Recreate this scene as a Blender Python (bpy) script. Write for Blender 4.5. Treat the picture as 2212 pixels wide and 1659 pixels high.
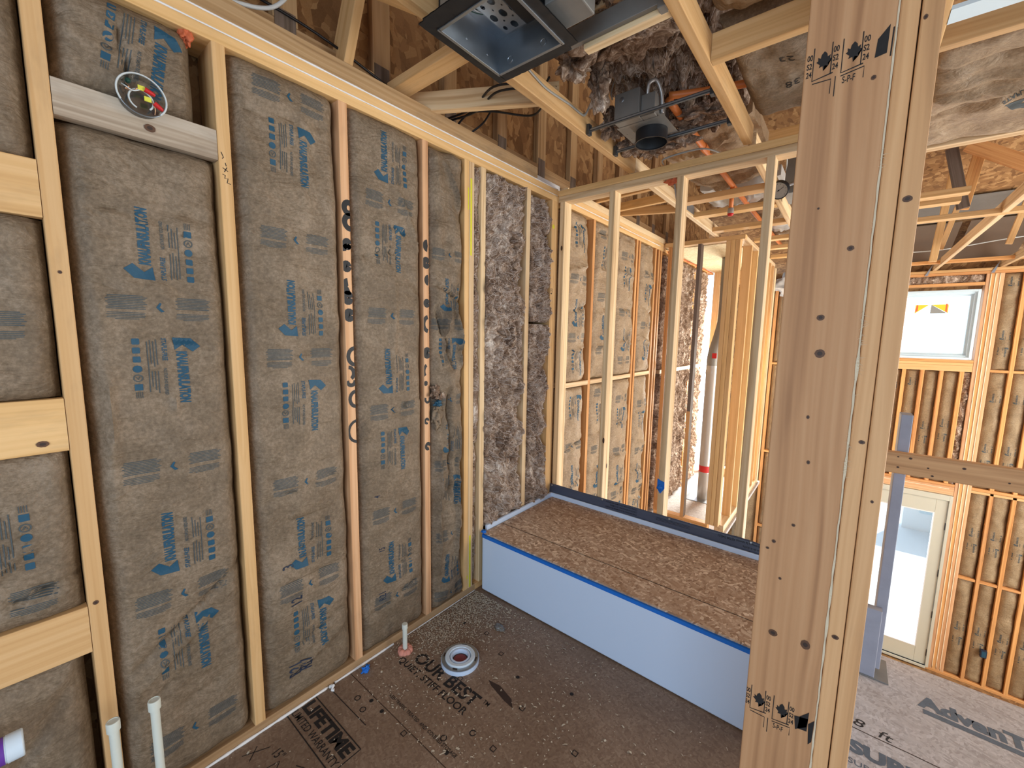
import bpy, bmesh, math, random
from mathutils import Vector, Matrix, noise
random.seed(7)
for o in list(bpy.data.objects): bpy.data.objects.remove(o)
sc = bpy.context.scene
COL = sc.collection
# ---------------------------------------------------------------- camera
cam_d = bpy.data.cameras.new('camera'); cam = bpy.data.objects.new('camera', cam_d); COL.objects.link(cam)
YAW, PITCH, ROLL = 0.6825010861, -0.1205870990, 0.0166290544
fw = Vector((-math.sin(YAW)*math.cos(PITCH), math.cos(YAW)*math.cos(PITCH), math.sin(PITCH)))
rt = Vector((math.cos(YAW), math.sin(YAW), 0)); up = rt.cross(fw)
r2 = rt*math.cos(ROLL)+up*math.sin(ROLL); u2 = -rt*math.sin(ROLL)+up*math.cos(ROLL)
m = Matrix((r2, u2, -fw)).transposed().to_4x4(); m.translation = Vector((1.61, 0, 1.52)); cam.matrix_world = m
cam_d.sensor_fit = 'HORIZONTAL'; cam_d.sensor_width = 36; cam_d.lens = 894.15/2212*36
cam_d.clip_start = 0.02; cam_d.clip_end = 200
sc.camera = cam
# ---------------------------------------------------------------- world and light
w = bpy.data.worlds.new('sky'); sc.world = w; w.use_nodes = True
wn = w.node_tree; bg = wn.nodes['Background']
bg.inputs[0].default_value = (0.72, 0.85, 1.0, 1); bg.inputs[1].default_value = 0.95
# sky brighter towards the sun side (+y)
_g = wn.nodes.new('ShaderNodeTexCoord'); _s = wn.nodes.new('ShaderNodeSeparateXYZ'); wn.links.new(_g.outputs['Generated'], _s.inputs[0])
_m = wn.nodes.new('ShaderNodeMapRange'); _m.interpolation_type = 'SMOOTHSTEP'; wn.links.new(_s.outputs[1], _m.inputs[0])
_m.inputs[1].default_value = 0.2; _m.inputs[2].default_value = 0.95; _m.inputs[3].default_value = 0.85; _m.inputs[4].default_value = 3.0
wn.links.new(_m.outputs[0], bg.inputs[1])
def area(name, loc, direction, sx, sy, power, col=(1, 1, 1)):
    l = bpy.data.lights.new(name, 'AREA'); l.shape = 'RECTANGLE'; l.size = sx; l.size_y = sy; l.energy = power; l.color = col
    o = bpy.data.objects.new(name, l); COL.objects.link(o); o.location = loc
    o.rotation_euler = Vector(direction).to_track_quat('-Z', 'Z').to_euler(); return o
sun_d = bpy.data.lights.new('sun', 'SUN'); sun_d.energy = 4.5; sun_d.angle = 0.012; sun_d.color = (1, 0.95, 0.87)
sun = bpy.data.objects.new('sun', sun_d); COL.objects.link(sun); sun.rotation_euler = Vector((-0.42, -1, -1.1)).to_track_quat('-Z', 'Z').to_euler()
area('daylight_closet_window', (0.42, 6.75, 0.7), (0, -1, -0.25), 0.55, 2.0, 190, (1, 0.95, 0.88))
area('daylight_great_room_door', (2.4, 8.5, -1.9), (0, -1, 0.1), 0.7, 2.0, 110, (0.9, 0.96, 1))
area('daylight_great_room_side', (6.2, 5.0, 0.6), (-1, 0.05, -0.05), 4.5, 4.5, 460, (1, 0.95, 0.86))
area('daylight_behind_camera', (2.4, -2.3, 1.4), (-0.18, 1, -0.12), 2.4, 1.9, 62, (0.66, 0.82, 1))
sc.view_settings.view_transform = 'Standard'; sc.view_settings.look = 'None'
sc.view_settings.gamma = 1; sc.view_settings.use_curve_mapping = False
sc.view_settings.exposure = 0.10
# ---------------------------------------------------------------- node helpers
def new_mat(name):
    mt = bpy.data.materials.new(name); mt.use_nodes = True
    nt = mt.node_tree; return mt, nt, nt.nodes['Principled BSDF']
def N(nt, t, **k):
    n = nt.nodes.new(t)
    for a, b in k.items():
        if a.startswith('_'): setattr(n, a[1:], b)
        else: n.inputs[a.replace('__', ' ')].default_value = b
    return n
def L(nt, a, b): nt.links.new(a, b)
def ramp(nt, fac, stops):
    r = nt.nodes.new('ShaderNodeValToRGB'); e = r.color_ramp.elements
    while len(e) < len(stops): e.new(0.5)
    for i, (p, c) in enumerate(stops): e[i].position = p; e[i].color = (c[0], c[1], c[2], 1)
    L(nt, fac, r.inputs[0]); return r.outputs[0]
def mathn(nt, op, a, b=None, clamp=False):
    n = nt.nodes.new('ShaderNodeMath'); n.operation = op; n.use_clamp = clamp
    for i, v in enumerate((a, b)):
        if v is None: continue
        if isinstance(v, (int, float)): n.inputs[i].default_value = v
        else: L(nt, v, n.inputs[i])
    return n.outputs[0]
def mixc(nt, fac, a, b, blend='MIX'):
    n = nt.nodes.new('ShaderNodeMix'); n.data_type = 'RGBA'; n.blend_type = blend
    for i, v in ((0, fac), (6, a), (7, b)):
        if isinstance(v, (int, float)): n.inputs[i].default_value = v
        elif isinstance(v, tuple): n.inputs[i].default_value = (v[0], v[1], v[2], 1)
        else: L(nt, v, n.inputs[i])
    return n.outputs[2]
def coords(nt, scale, rnd=True, src='Object', rot=(0, 0, 0)):
    tc = N(nt, 'ShaderNodeTexCoord'); v = tc.outputs[src]
    if rnd:
        oi = N(nt, 'ShaderNodeObjectInfo'); ml = N(nt, 'ShaderNodeVectorMath', _operation='MULTIPLY')
        L(nt, oi.outputs['Random'], ml.inputs[0]); ml.inputs[1].default_value = (37, 61, 23)
        ad = N(nt, 'ShaderNodeVectorMath', _operation='ADD'); L(nt, v, ad.inputs[0]); L(nt, ml.outputs[0], ad.inputs[1]); v = ad.outputs[0]
    mp = N(nt, 'ShaderNodeMapping'); mp.inputs['Scale'].default_value = scale; mp.inputs['Rotation'].default_value = rot
    L(nt, v, mp.inputs[0]); return mp.outputs[0]
def noisen(nt, vec, scale=1, detail=4, rough=0.5, dist=0):
    n = N(nt, 'ShaderNodeTexNoise'); n.inputs['Scale'].default_value = scale; n.inputs['Detail'].default_value = detail
    n.inputs['Roughness'].default_value = rough; n.inputs['Distortion'].default_value = dist
    L(nt, vec, n.inputs['Vector']); return n.outputs['Fac']
def bump(nt, bs, h, strength, dist=0.002):
    b = N(nt, 'ShaderNodeBump'); b.inputs['Strength'].default_value = strength; b.inputs['Distance'].default_value = dist
    L(nt, h, b.inputs['Height']); L(nt, b.outputs[0], bs.inputs['Normal'])
# ---------------------------------------------------------------- materials
def wood(name, light, mid, dark, knots=True, wear=0.25, wearcol=(0.16, 0.11, 0.07)):
    mt, nt, bs = new_mat(name)
    v = coords(nt, (1, 1, 1))
    warp = noisen(nt, coords(nt, (2.5, 2.5, 0.6)), 1.6, 2)
    # growth rings: bands across the board, drawn out along its length
    mp = coords(nt, (46, 52, 0.32))
    ad = N(nt, 'ShaderNodeVectorMath', _operation='ADD'); L(nt, mp, ad.inputs[0])
    wv = N(nt, 'ShaderNodeCombineXYZ'); L(nt, mathn(nt, 'MULTIPLY', warp, 3.2), wv.inputs[0]); L(nt, mathn(nt, 'MULTIPLY', warp, 2.4), wv.inputs[1])
    L(nt, wv.outputs[0], ad.inputs[1])
    g = noisen(nt, ad.outputs[0], 1.0, 2.5, 0.55)
    fine = noisen(nt, coords(nt, (260, 260, 5)), 1, 2, 0.6)
    c = ramp(nt, g, [(0.30, dark), (0.46, mid), (0.60, light), (0.75, mid)])
    c = mixc(nt, mathn(nt, 'MULTIPLY', fine, 0.22), c, dark)
    if knots:
        kv = coords(nt, (6.5, 6.5, 2.9))
        vo = N(nt, 'ShaderNodeTexVoronoi'); vo.inputs['Scale'].default_value = 1; L(nt, kv, vo.inputs['Vector'])
        sp = N(nt, 'ShaderNodeSeparateColor'); L(nt, vo.outputs['Color'], sp.inputs[0])
        gate = mathn(nt, 'GREATER_THAN', sp.outputs[0], 0.72)
        d = vo.outputs['Distance']
        core = mathn(nt, 'MULTIPLY', mathn(nt, 'LESS_THAN', d, 0.055), gate)
        halo = mathn(nt, 'MULTIPLY', mathn(nt, 'SUBTRACT', 1, mathn(nt, 'MULTIPLY', d, 6.5), True), gate)
        c = mixc(nt, mathn(nt, 'MULTIPLY', halo, 0.45), c, (dark[0]*0.75, dark[1]*0.6, dark[2]*0.5))
        c = mixc(nt, core, c, (0.06, 0.03, 0.018))
    dn = noisen(nt, coords(nt, (7, 7, 2.2)), 1, 5, 0.7)
    c = mixc(nt, mathn(nt, 'MULTIPLY', ramp(nt, dn, [(0.56, (0, 0, 0)), (0.74, (1, 1, 1))]), wear), c, wearcol)
    oi = N(nt, 'ShaderNodeObjectInfo'); hs = N(nt, 'ShaderNodeHueSaturation')
    L(nt, c, hs.inputs['Color']); L(nt, mathn(nt, 'ADD', mathn(nt, 'MULTIPLY', oi.outputs['Random'], 0.24), 0.87), hs.inputs['Value'])
    L(nt, mathn(nt, 'ADD', mathn(nt, 'MULTIPLY', oi.outputs['Random'], 0.006), 0.495), hs.inputs['Hue'])
    L(nt, hs.outputs[0], bs.inputs['Base Color']); bs.inputs['Roughness'].default_value = 0.62
    bs.inputs['Specular IOR Level'].default_value = 0.25
    bump(nt, bs, mathn(nt, 'ADD', g, mathn(nt, 'MULTIPLY', fine, 0.6)), 0.25, 0.0012)
    return mt
def osb(name, cols, scale=1.0, rough=0.75, bmp=0.35, dirt=0.4, dirtcol=(0.06, 0.035, 0.02)):
    mt, nt, bs = new_mat(name)
    layers = []
    for k, (rz, sx, sy) in enumerate(((0.35, 16, 62), (-0.9, 15, 70), (1.45, 20, 66))):
        r0_ = coords(nt, (1, 1, 1), rnd=False, src='Object', rot=(rz, 0, rz))
        mp_ = N(nt, 'ShaderNodeMapping'); mp_.inputs['Scale'].default_value = (sx*scale, sy*scale, (sx+sy)*0.5*scale); L(nt, r0_, mp_.inputs[0]); base = mp_.outputs[0]
        nz = noisen(nt, coords(nt, (8, 8, 8), rnd=False), 1, 2)
        ad = N(nt, 'ShaderNodeVectorMath', _operation='ADD'); L(nt, base, ad.inputs[0])
        cm = N(nt, 'ShaderNodeCombineXYZ'); L(nt, nz, cm.inputs[0]); L(nt, nz, cm.inputs[1]); L(nt, cm.outputs[0], ad.inputs[1])
        vo = N(nt, 'ShaderNodeTexVoronoi'); vo.inputs['Scale'].default_value = 1; L(nt, ad.outputs[0], vo.inputs['Vector'])
        sp = N(nt, 'ShaderNodeSeparateColor'); L(nt, vo.outputs['Color'], sp.inputs[0]); layers.append((sp.outputs[0], vo.outputs['Distance'], sp.outputs[1]))
    sel = layers[0][2]; s1 = mathn(nt, 'GREATER_THAN', sel, 0.55); s2 = mathn(nt, 'GREATER_THAN', layers[1][2], 0.6)
    val = mathn(nt, 'ADD', mathn(nt, 'MULTIPLY', s1, layers[1][0]), mathn(nt, 'MULTIPLY', mathn(nt, 'SUBTRACT', 1, s1), layers[0][0]))
    val = mathn(nt, 'ADD', mathn(nt, 'MULTIPLY', s2, layers[2][0]), mathn(nt, 'MULTIPLY', mathn(nt, 'SUBTRACT', 1, s2), val))
    fine = noisen(nt, coords(nt, (150, 150, 150), rnd=False), 1, 3, 0.7)
    val2 = mathn(nt, 'ADD', mathn(nt, 'MULTIPLY', val, 0.72), mathn(nt, 'MULTIPLY', fine, 0.3))
    c = ramp(nt, val2, [(0.05, cols[0]), (0.35, cols[1]), (0.68, cols[2]), (0.95, cols[3])])
    dn = noisen(nt, coords(nt, (1.6, 1.6, 1.6), rnd=False), 1, 6, 0.62)
    c = mixc(nt, mathn(nt, 'MULTIPLY', ramp(nt, dn, [(0.42, (0, 0, 0)), (0.66, (1, 1, 1))]), dirt), c, dirtcol)
    L(nt, c, bs.inputs['Base Color']); bs.inputs['Roughness'].default_value = rough
    bs.inputs['Specular IOR Level'].default_value = 0.3
    bump(nt, bs, mathn(nt, 'ADD', val, fine), bmp, 0.0015)
    return mt
def kraft(name, a, b, c2, bmp=0.5):
    mt, nt, bs = new_mat(name)
    n1 = noisen(nt, coords(nt, (85, 85, 85)), 1, 5, 0.75); n2 = noisen(nt, coords(nt, (6, 6, 6)), 1, 5, 0.65)
    wr = noisen(nt, coords(nt, (9, 9, 20)), 1, 5, 0.6, 1.6)
    f = mathn(nt, 'ADD', mathn(nt, 'MULTIPLY', n1, 0.55), mathn(nt, 'MULTIPLY', n2, 0.45))
    c = ramp(nt, f, [(0.36, a), (0.5, b), (0.63, c2)])
    L(nt, c, bs.inputs['Base Color']); bs.inputs['Roughness'].default_value = 0.58
    bs.inputs['Specular IOR Level'].default_value = 0.35
    bump(nt, bs, mathn(nt, 'ADD', mathn(nt, 'MULTIPLY', wr, 1.0), mathn(nt, 'MULTIPLY', n1, 0.12)), bmp, 0.012)
    return mt
def fluff(name, cols, bmp=0.9):
    mt, nt, bs = new_mat(name)
    v = coords(nt, (6, 6, 6)); wp = N(nt, 'ShaderNodeTexNoise'); wp.inputs['Scale'].default_value = 1.3; wp.inputs['Detail'].default_value = 3
    L(nt, v, wp.inputs['Vector'])
    ad = N(nt, 'ShaderNodeVectorMath', _operation='MULTIPLY_ADD'); L(nt, wp.outputs['Color'], ad.inputs[0]); ad.inputs[1].default_value = (5, 5, 5); L(nt, v, ad.inputs[2])
    mp = N(nt, 'ShaderNodeMapping'); mp.inputs['Scale'].default_value = (0.8, 2.6, 0.8); L(nt, ad.outputs[0], mp.inputs[0])
    n1 = noisen(nt, mp.outputs[0], 1.6, 8, 0.72, 0.4); n2 = noisen(nt, coords(nt, (10, 10, 5)), 1, 4, 0.6)
    c = ramp(nt, mathn(nt, 'ADD', mathn(nt, 'MULTIPLY', n1, 0.62), mathn(nt, 'MULTIPLY', n2, 0.38)), [(0.38, cols[0]), (0.47, cols[1]), (0.54, cols[2]), (0.63, cols[3])])
    L(nt, c, bs.inputs['Base Color']); bs.inputs['Roughness'].default_value = 0.95; bs.inputs['Specular IOR Level'].default_value = 0.1
    bump(nt, bs, n1, bmp, 0.012); return mt
def plain(name, col, rough=0.5, metal=0.0, noise_amt=0.12, nscale=30, spec=0.4, bmp=0.0, alpha=None, trans=0):
    mt, nt, bs = new_mat(name)
    n1 = noisen(nt, coords(nt, (nscale,)*3), 1, 4, 0.6)
    c = mixc(nt, mathn(nt, 'MULTIPLY', n1, noise_amt*2), col, tuple(x*0.45 for x in col))
    L(nt, c, bs.inputs['Base Color']); bs.inputs['Roughness'].default_value = rough; bs.inputs['Metallic'].default_value = metal
    bs.inputs['Specular IOR Level'].default_value = spec
    if bmp: bump(nt, bs, n1, bmp, 0.002)
    if trans: bs.inputs['Transmission Weight'].default_value = trans
    return mt
def glass(name, tint=(0.9, 0.95, 0.97), f=0.10):
    mt, nt, bs = new_mat(name); nt.nodes.remove(bs)
    out = nt.nodes['Material Output']; tr = N(nt, 'ShaderNodeBsdfTransparent'); tr.inputs[0].default_value = (*tint, 1)
    gl = N(nt, 'ShaderNodeBsdfGlossy'); gl.inputs['Roughness'].default_value = 0.05; mx = N(nt, 'ShaderNodeMixShader'); mx.inputs[0].default_value = f
    L(nt, tr.outputs[0], mx.inputs[1]); L(nt, gl.outputs[0], mx.inputs[2]); L(nt, mx.outputs[0], out.inputs[0]); return mt
M = {}
M['pine'] = wood('pine', (0.76, 0.49, 0.225), (0.70, 0.43, 0.18), (0.59, 0.34, 0.13))
M['pale'] = wood('pale_pine', (0.80, 0.61, 0.37), (0.72, 0.51, 0.28), (0.50, 0.31, 0.15))
M['pink'] = wood('pink_pine', (0.76, 0.46, 0.25), (0.67, 0.375, 0.185), (0.48, 0.24, 0.11), wear=0.2)
M['orange'] = wood('orange_pine', (0.74, 0.40, 0.15), (0.66, 0.32, 0.11), (0.44, 0.19, 0.06))
M['grey'] = wood('weathered_pine', (0.50, 0.42, 0.33), (0.42, 0.33, 0.24), (0.26, 0.19, 0.13), wear=0.5)
M['darker'] = wood('darker_pine', (0.50, 0.33, 0.17), (0.42, 0.26, 0.12), (0.26, 0.15, 0.07), wear=0.5)  # pine with every tone set darker and stronger brown blotches
M['post'] = wood('post_pine', (0.68, 0.395, 0.19), (0.60, 0.33, 0.15), (0.43, 0.225, 0.10), knots=False, wear=0.12)
M['dark'] = wood('dark_wood', (0.20, 0.15, 0.12), (0.15, 0.11, 0.08), (0.08, 0.055, 0.04), wear=0.5)
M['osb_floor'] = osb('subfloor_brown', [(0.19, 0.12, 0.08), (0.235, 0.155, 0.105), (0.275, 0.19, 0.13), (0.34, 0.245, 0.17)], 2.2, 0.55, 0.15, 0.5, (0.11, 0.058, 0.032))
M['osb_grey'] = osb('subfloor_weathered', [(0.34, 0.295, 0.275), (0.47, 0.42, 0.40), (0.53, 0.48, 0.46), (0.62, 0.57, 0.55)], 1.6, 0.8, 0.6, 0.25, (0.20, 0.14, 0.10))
M['osb_tub'] = osb('flake_board', [(0.20, 0.115, 0.075), (0.42, 0.285, 0.195), (0.53, 0.395, 0.29), (0.95, 0.80, 0.64)], 1.35, 0.7, 0.45, 0.40, (0.33, 0.18, 0.095))
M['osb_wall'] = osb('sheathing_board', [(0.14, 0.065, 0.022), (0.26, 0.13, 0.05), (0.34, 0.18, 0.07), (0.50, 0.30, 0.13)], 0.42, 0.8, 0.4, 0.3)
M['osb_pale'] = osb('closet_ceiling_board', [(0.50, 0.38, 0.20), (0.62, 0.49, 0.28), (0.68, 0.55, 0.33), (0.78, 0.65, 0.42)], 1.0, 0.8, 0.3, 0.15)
M['kraft'] = kraft('kraft_paper', (0.115, 0.080, 0.048), (0.190, 0.135, 0.085), (0.29, 0.215, 0.145), 0.8)
M['kraft_tan'] = kraft('kraft_paper_tan', (0.22, 0.145, 0.082), (0.33, 0.225, 0.13), (0.44, 0.32, 0.20), 0.9)
M['kraft_gold'] = kraft('kraft_paper_gold', (0.20, 0.135, 0.070), (0.29, 0.20, 0.11), (0.38, 0.275, 0.155), 0.7)
M['fluff'] = fluff('fibreglass', [(0.10, 0.058, 0.038), (0.26, 0.17, 0.115), (0.45, 0.33, 0.245), (0.92, 0.80, 0.68)])
M['fibre'] = plain('fibre_strands', (0.85, 0.75, 0.68), 0.8, noise_amt=0.4, nscale=60)
M['ink'] = plain('blue_ink', (0.016, 0.085, 0.145), 0.6, noise_amt=0.35, nscale=150)
M['ink_fine'] = plain('fine_print_ink', (0.085, 0.105, 0.11), 0.7, noise_amt=0.5, nscale=200)
M['black_ink'] = plain('black_ink', (0.020, 0.016, 0.015), 0.7, noise_amt=0.5, nscale=120)
M['faded_ink'] = plain('faded_blue_grey_ink', (0.15, 0.175, 0.21), 0.75, noise_amt=0.5, nscale=45)
M['baffle'] = plain('brown_baffle', (0.17, 0.12, 0.085), 0.7, noise_amt=0.15, nscale=8)
M['spray'] = plain('black_spray_paint', (0.012, 0.012, 0.014), 0.55, noise_amt=0.5, nscale=60)
M['blue_black'] = plain('marker_ink', (0.02, 0.03, 0.06), 0.6, noise_amt=0.4, nscale=100)
M['white'] = plain('white_acrylic', (0.62, 0.74, 0.92), 0.22, noise_amt=0.02, nscale=4, spec=0.5)
M['sealant'] = plain('white_sealant', (0.80, 0.78, 0.76), 0.45, noise_amt=0.06)
M['sealant_cream'] = plain('cream_sealant', (0.85, 0.72, 0.50), 0.5, noise_amt=0.06)
M['pvc'] = plain('white_pipe', (0.66, 0.76, 0.84), 0.35, noise_amt=0.08)
M['cpvc'] = plain('cream_pipe', (0.66, 0.68, 0.60), 0.35, noise_amt=0.08)
M['purple'] = plain('purple_primer', (0.16, 0.05, 0.38), 0.4, noise_amt=0.3, nscale=60)
M['tape'] = plain('blue_tape', (0.008, 0.16, 0.62), 0.55, noise_amt=0.1)
M['yellow'] = plain('yellow_paint', (0.78, 0.70, 0.04), 0.6, noise_amt=0.25, nscale=50)
M['steel'] = plain('galvanised_steel', (0.42, 0.46, 0.50), 0.32, 0.85, 0.25, 14)
M['steel_dark'] = plain('dark_steel', (0.10, 0.11, 0.12), 0.4, 0.8, 0.2, 20)
M['steel_mat'] = plain('grey_sheet_metal', (0.28, 0.27, 0.25), 0.5, 0.5, 0.2, 20)
M['flue'] = plain('flue_metal', (0.46, 0.44, 0.42), 0.35, 0.6, 0.12, 10)
M['foil'] = plain('black_foil_tape', (0.014, 0.014, 0.015), 0.5, 0.0, 0.2, 25, bmp=0.15)
M['black'] = plain('black_plastic', (0.012, 0.012, 0.014), 0.4, noise_amt=0.1)
M['liner'] = plain('grey_vinyl_liner', (0.075, 0.09, 0.135), 0.28, noise_amt=0.15, nscale=20, bmp=0.15)
M['liner_ink'] = plain('liner_print_ink', (0.008, 0.009, 0.014), 0.5, noise_amt=0.1)
M['cable'] = plain('white_cable', (0.66, 0.68, 0.66), 0.45, noise_amt=0.1)
M['cable_grey'] = plain('grey_cable', (0.36, 0.34, 0.30), 0.45, noise_amt=0.15)
M['orange_pipe'] = plain('orange_sprinkler_pipe', (0.80, 0.24, 0.06), 0.4, noise_amt=0.12)
M['foam'] = plain('pink_foam', (0.80, 0.33, 0.24), 0.8, noise_amt=0.3, nscale=40, bmp=0.8)
M['foam_red'] = plain('red_sealant', (0.70, 0.16, 0.06), 0.7, noise_amt=0.3, nscale=40, bmp=0.8)
M['red'] = plain('red_plastic', (0.55, 0.02, 0.02), 0.35, noise_amt=0.1)
M['yellow_plastic'] = plain('yellow_plastic', (0.75, 0.72, 0.08), 0.4, noise_amt=0.1)
M['green'] = plain('green_wire', (0.01, 0.06, 0.04), 0.4, noise_amt=0.1)
M['copper'] = plain('bare_copper', (0.70, 0.38, 0.20), 0.3, 0.9, 0.1)
M['clear'] = glass('clear_plastic', (0.84, 0.88, 0.90), 0.12)
M['glass'] = glass('window_glass', (0.93, 0.97, 0.98), 0.06)
M['winframe'] = plain('white_window_frame', (0.62, 0.74, 0.80), 0.35, noise_amt=0.04)
M['door'] = plain('beige_door_paint', (0.56, 0.54, 0.44), 0.45, noise_amt=0.04)
M['chips'] = plain('wood_shavings', (0.66, 0.56, 0.42), 0.8, noise_amt=0.4, nscale=90)
M['mud'] = plain('dark_stain', (0.055, 0.03, 0.02), 0.6, noise_amt=0.4, nscale=50)
M['chipwood'] = plain('torn_wood_edge', (0.80, 0.68, 0.48), 0.8, noise_amt=0.2, nscale=80)
M['stucco'] = plain('pale_outer_wall', (0.85, 0.88, 0.90), 0.8, noise_amt=0.03)
M['lightgrey'] = plain('light_grey_paint', (0.42, 0.42, 0.48), 0.7, noise_amt=0.25, nscale=14, bmp=0.3)
M['knot'] = plain('knot_wood', (0.15, 0.07, 0.035), 0.6, noise_amt=0.5, nscale=120)
M['gauge_face'] = plain('gauge_dial', (0.45, 0.45, 0.43), 0.4, noise_amt=0.3, nscale=90)
M['label'] = plain('red_label', (0.32, 0.05, 0.04), 0.5, noise_amt=0.5, nscale=160)
M['sticker_yellow'] = plain('yellow_sticker', (0.95, 0.62, 0.04), 0.5, noise_amt=0.03)
M['sticker_grey'] = plain('grey_sticker', (0.28, 0.28, 0.26), 0.5, noise_amt=0.05)
M['sticker_red'] = plain('red_sticker', (0.80, 0.14, 0.05), 0.5, noise_amt=0.05)
M['bag'] = plain('clear_white_plastic_sheet', (0.70, 0.70, 0.68), 0.35, noise_amt=0.35, nscale=12, bmp=0.8)
# ---------------------------------------------------------------- object helpers
def link(name, me, mat, parent=None, smooth=False):
    o = bpy.data.objects.new(name, me); COL.objects.link(o)
    for x in (mat if isinstance(mat, (list, tuple)) else [mat]): me.materials.append(M[x] if isinstance(x, str) else x)
    if smooth:
        for p in me.polygons: p.use_smooth = True
    if parent: o.parent = parent; o.matrix_parent_inverse = parent.matrix_basis.inverted()
    return o
def tag(o, label=None, cat=None, group=None, kind=None):
    if label: o['label'] = label
    if cat: o['category'] = cat
    if group: o['group'] = group
    if kind: o['kind'] = kind
    return o
def thing(name, loc, label, cat, group=None):
    o = bpy.data.objects.new(name, None); o.empty_display_size = 0.05; COL.objects.link(o); o.location = loc
    return tag(o, label, cat, group)
def mesh(name, vs, fs):
    me = bpy.data.meshes.new(name); me.from_pydata([tuple(v) for v in vs], [], fs); me.update(); return me
def from_bm(name, bm):
    me = bpy.data.meshes.new(name); bm.normal_update(); bm.to_mesh(me); bm.free(); return me
def bm_box(bm, x0, x1, y0, y1, z0, z1, bev=0):
    r = bmesh.ops.create_cube(bm, size=1.0)
    for v in r['verts']: v.co = Vector(((x0+x1)/2+v.co.x*(x1-x0), (y0+y1)/2+v.co.y*(y1-y0), (z0+z1)/2+v.co.z*(z1-z0)))
    if bev:
        es = {e for v in r['verts'] for e in v.link_edges}
        bmesh.ops.bevel(bm, geom=list(es), offset=bev, segments=2, affect='EDGES', profile=0.6)
def box(name, b, mat, parent=None, bev=0.0):
    c = Vector(((b[0]+b[1])/2, (b[2]+b[3])/2, (b[4]+b[5])/2)); bm = bmesh.new()
    bm_box(bm, b[0]-c.x, b[1]-c.x, b[2]-c.y, b[3]-c.y, b[4]-c.z, b[5]-c.z, bev)
    o = link(name, from_bm(name, bm), mat, None); o.location = c
    if parent: o.parent = parent; o.matrix_parent_inverse = parent.matrix_basis.inverted()
    return o
def struct(o): o['kind'] = 'structure'; return o
def lum_mesh(name, w, d, ln, bow=0.0):
    """board with eased edges, grain along local z, centred"""
    bm = bmesh.new(); e = min(0.003, w*0.12, d*0.12); n = max(2, int(ln/0.35)); ring = []
    prof = []
    for sx, sy in ((1, 1), (-1, 1), (-1, -1), (1, -1)):
        cx, cy = sx*(w/2-e), sy*(d/2-e)
        a0 = math.atan2(sy, sx)
        for da in (-math.pi/4, 0, math.pi/4): prof.append((cx+e*math.cos(a0+da)*1.0, cy+e*math.sin(a0+da)*1.0))
    for i in range(n+1):
        z = -ln/2+ln*i/n; s = math.sin(math.pi*i/n)*bow
        ring.append([bm.verts.new((x+s, y, z)) for x, y in prof])
    k = len(prof)
    for i in range(n):
        for j in range(k): bm.faces.new((ring[i][j], ring[i][(j+1) % k], ring[i+1][(j+1) % k], ring[i+1][j]))
    bm.faces.new(ring[0][::-1]); bm.faces.new(ring[-1])
    return from_bm(name, bm)
def lumber(name, b, mat, label=None, cat=None, group=None, parent=None, bow=0.0, axis=None):
    s = (b[1]-b[0], b[3]-b[2], b[5]-b[4]); ax = axis if axis is not None else s.index(max(s))
    if ax == 2: w, d, ln = s[0], s[1], s[2]; R = Matrix.Identity(4)
    elif ax == 0: w, d, ln = s[1], s[2], s[0]; R = Matrix(((0, 0, 1, 0), (1, 0, 0, 0), (0, 1, 0, 0), (0, 0, 0, 1)))
    else: w, d, ln = s[2], s[0], s[1]; R = Matrix(((0, 1, 0, 0), (0, 0, 1, 0), (1, 0, 0, 0), (0, 0, 0, 1)))
    o = link(name, lum_mesh(name, w, d, ln, bow), mat)
    R.translation = Vector(((b[0]+b[1])/2, (b[2]+b[3])/2, (b[4]+b[5])/2)); o.matrix_world = R
    if parent: o.parent = parent; o.matrix_parent_inverse = parent.matrix_basis.inverted()
    return tag(o, label, cat, group)
def lumber_seg(name, p, q, w, d, mat, label=None, cat=None, group=None, upv=(0, 0, 1), parent=None):
    p, q = Vector(p), Vector(q); z = (q-p).normalized(); x = Vector(upv).cross(z)
    if x.length < 1e-4: x = Vector((1, 0, 0))
    x.normalize(); y = z.cross(x); mt = Matrix((x, y, z)).transposed().to_4x4(); mt.translation = (p+q)/2
    o = link(name, lum_mesh(name, w, d, (q-p).length), mat); o.matrix_world = mt
    if parent: o.parent = parent; o.matrix_parent_inverse = parent.matrix_basis.inverted()
    return tag(o, label, cat, group)
def smooth_path(pts, n=8):
    pts = [Vector(p) for p in pts]; out = []
    for i in range(len(pts)-1):
        p0 = pts[max(i-1, 0)]; p1 = pts[i]; p2 = pts[i+1]; p3 = pts[min(i+2, len(pts)-1)]
        for k in range(n):
            t = k/n; out.append(0.5*((2*p1)+(p2-p0)*t+(2*p0-5*p1+4*p2-p3)*t*t+(3*p1-p0-3*p2+p3)*t**3))
    out.append(pts[-1]); return out
def bm_tube(bm, pts, rad, seg=10, cap=True, flat=1.0, ref=(0, 0, 1)):
    rings = []; n = len(pts); prev = None
    for i, p in enumerate(pts):
        t = (pts[min(i+1, n-1)]-pts[max(i-1, 0)]).normalized()
        a = prev if prev else Vector(ref)
        x = a-t*a.dot(t)
        if x.length < 1e-3: a = Vector((1, 0, 0)); x = a-t*a.dot(t)
        x.normalize(); y = t.cross(x); prev = x
        r = rad[i] if isinstance(rad, (list, tuple)) else rad
        rings.append([bm.verts.new(p+x*math.cos(2*math.pi*j/seg)*r+y*math.sin(2*math.pi*j/seg)*r*flat) for j in range(seg)])
    for i in range(n-1):
        for j in range(seg): bm.faces.new((rings[i][j], rings[i][(j+1) % seg], rings[i+1][(j+1) % seg], rings[i+1][j]))
    if cap: bm.faces.new(rings[0][::-1]); bm.faces.new(rings[-1])
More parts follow.
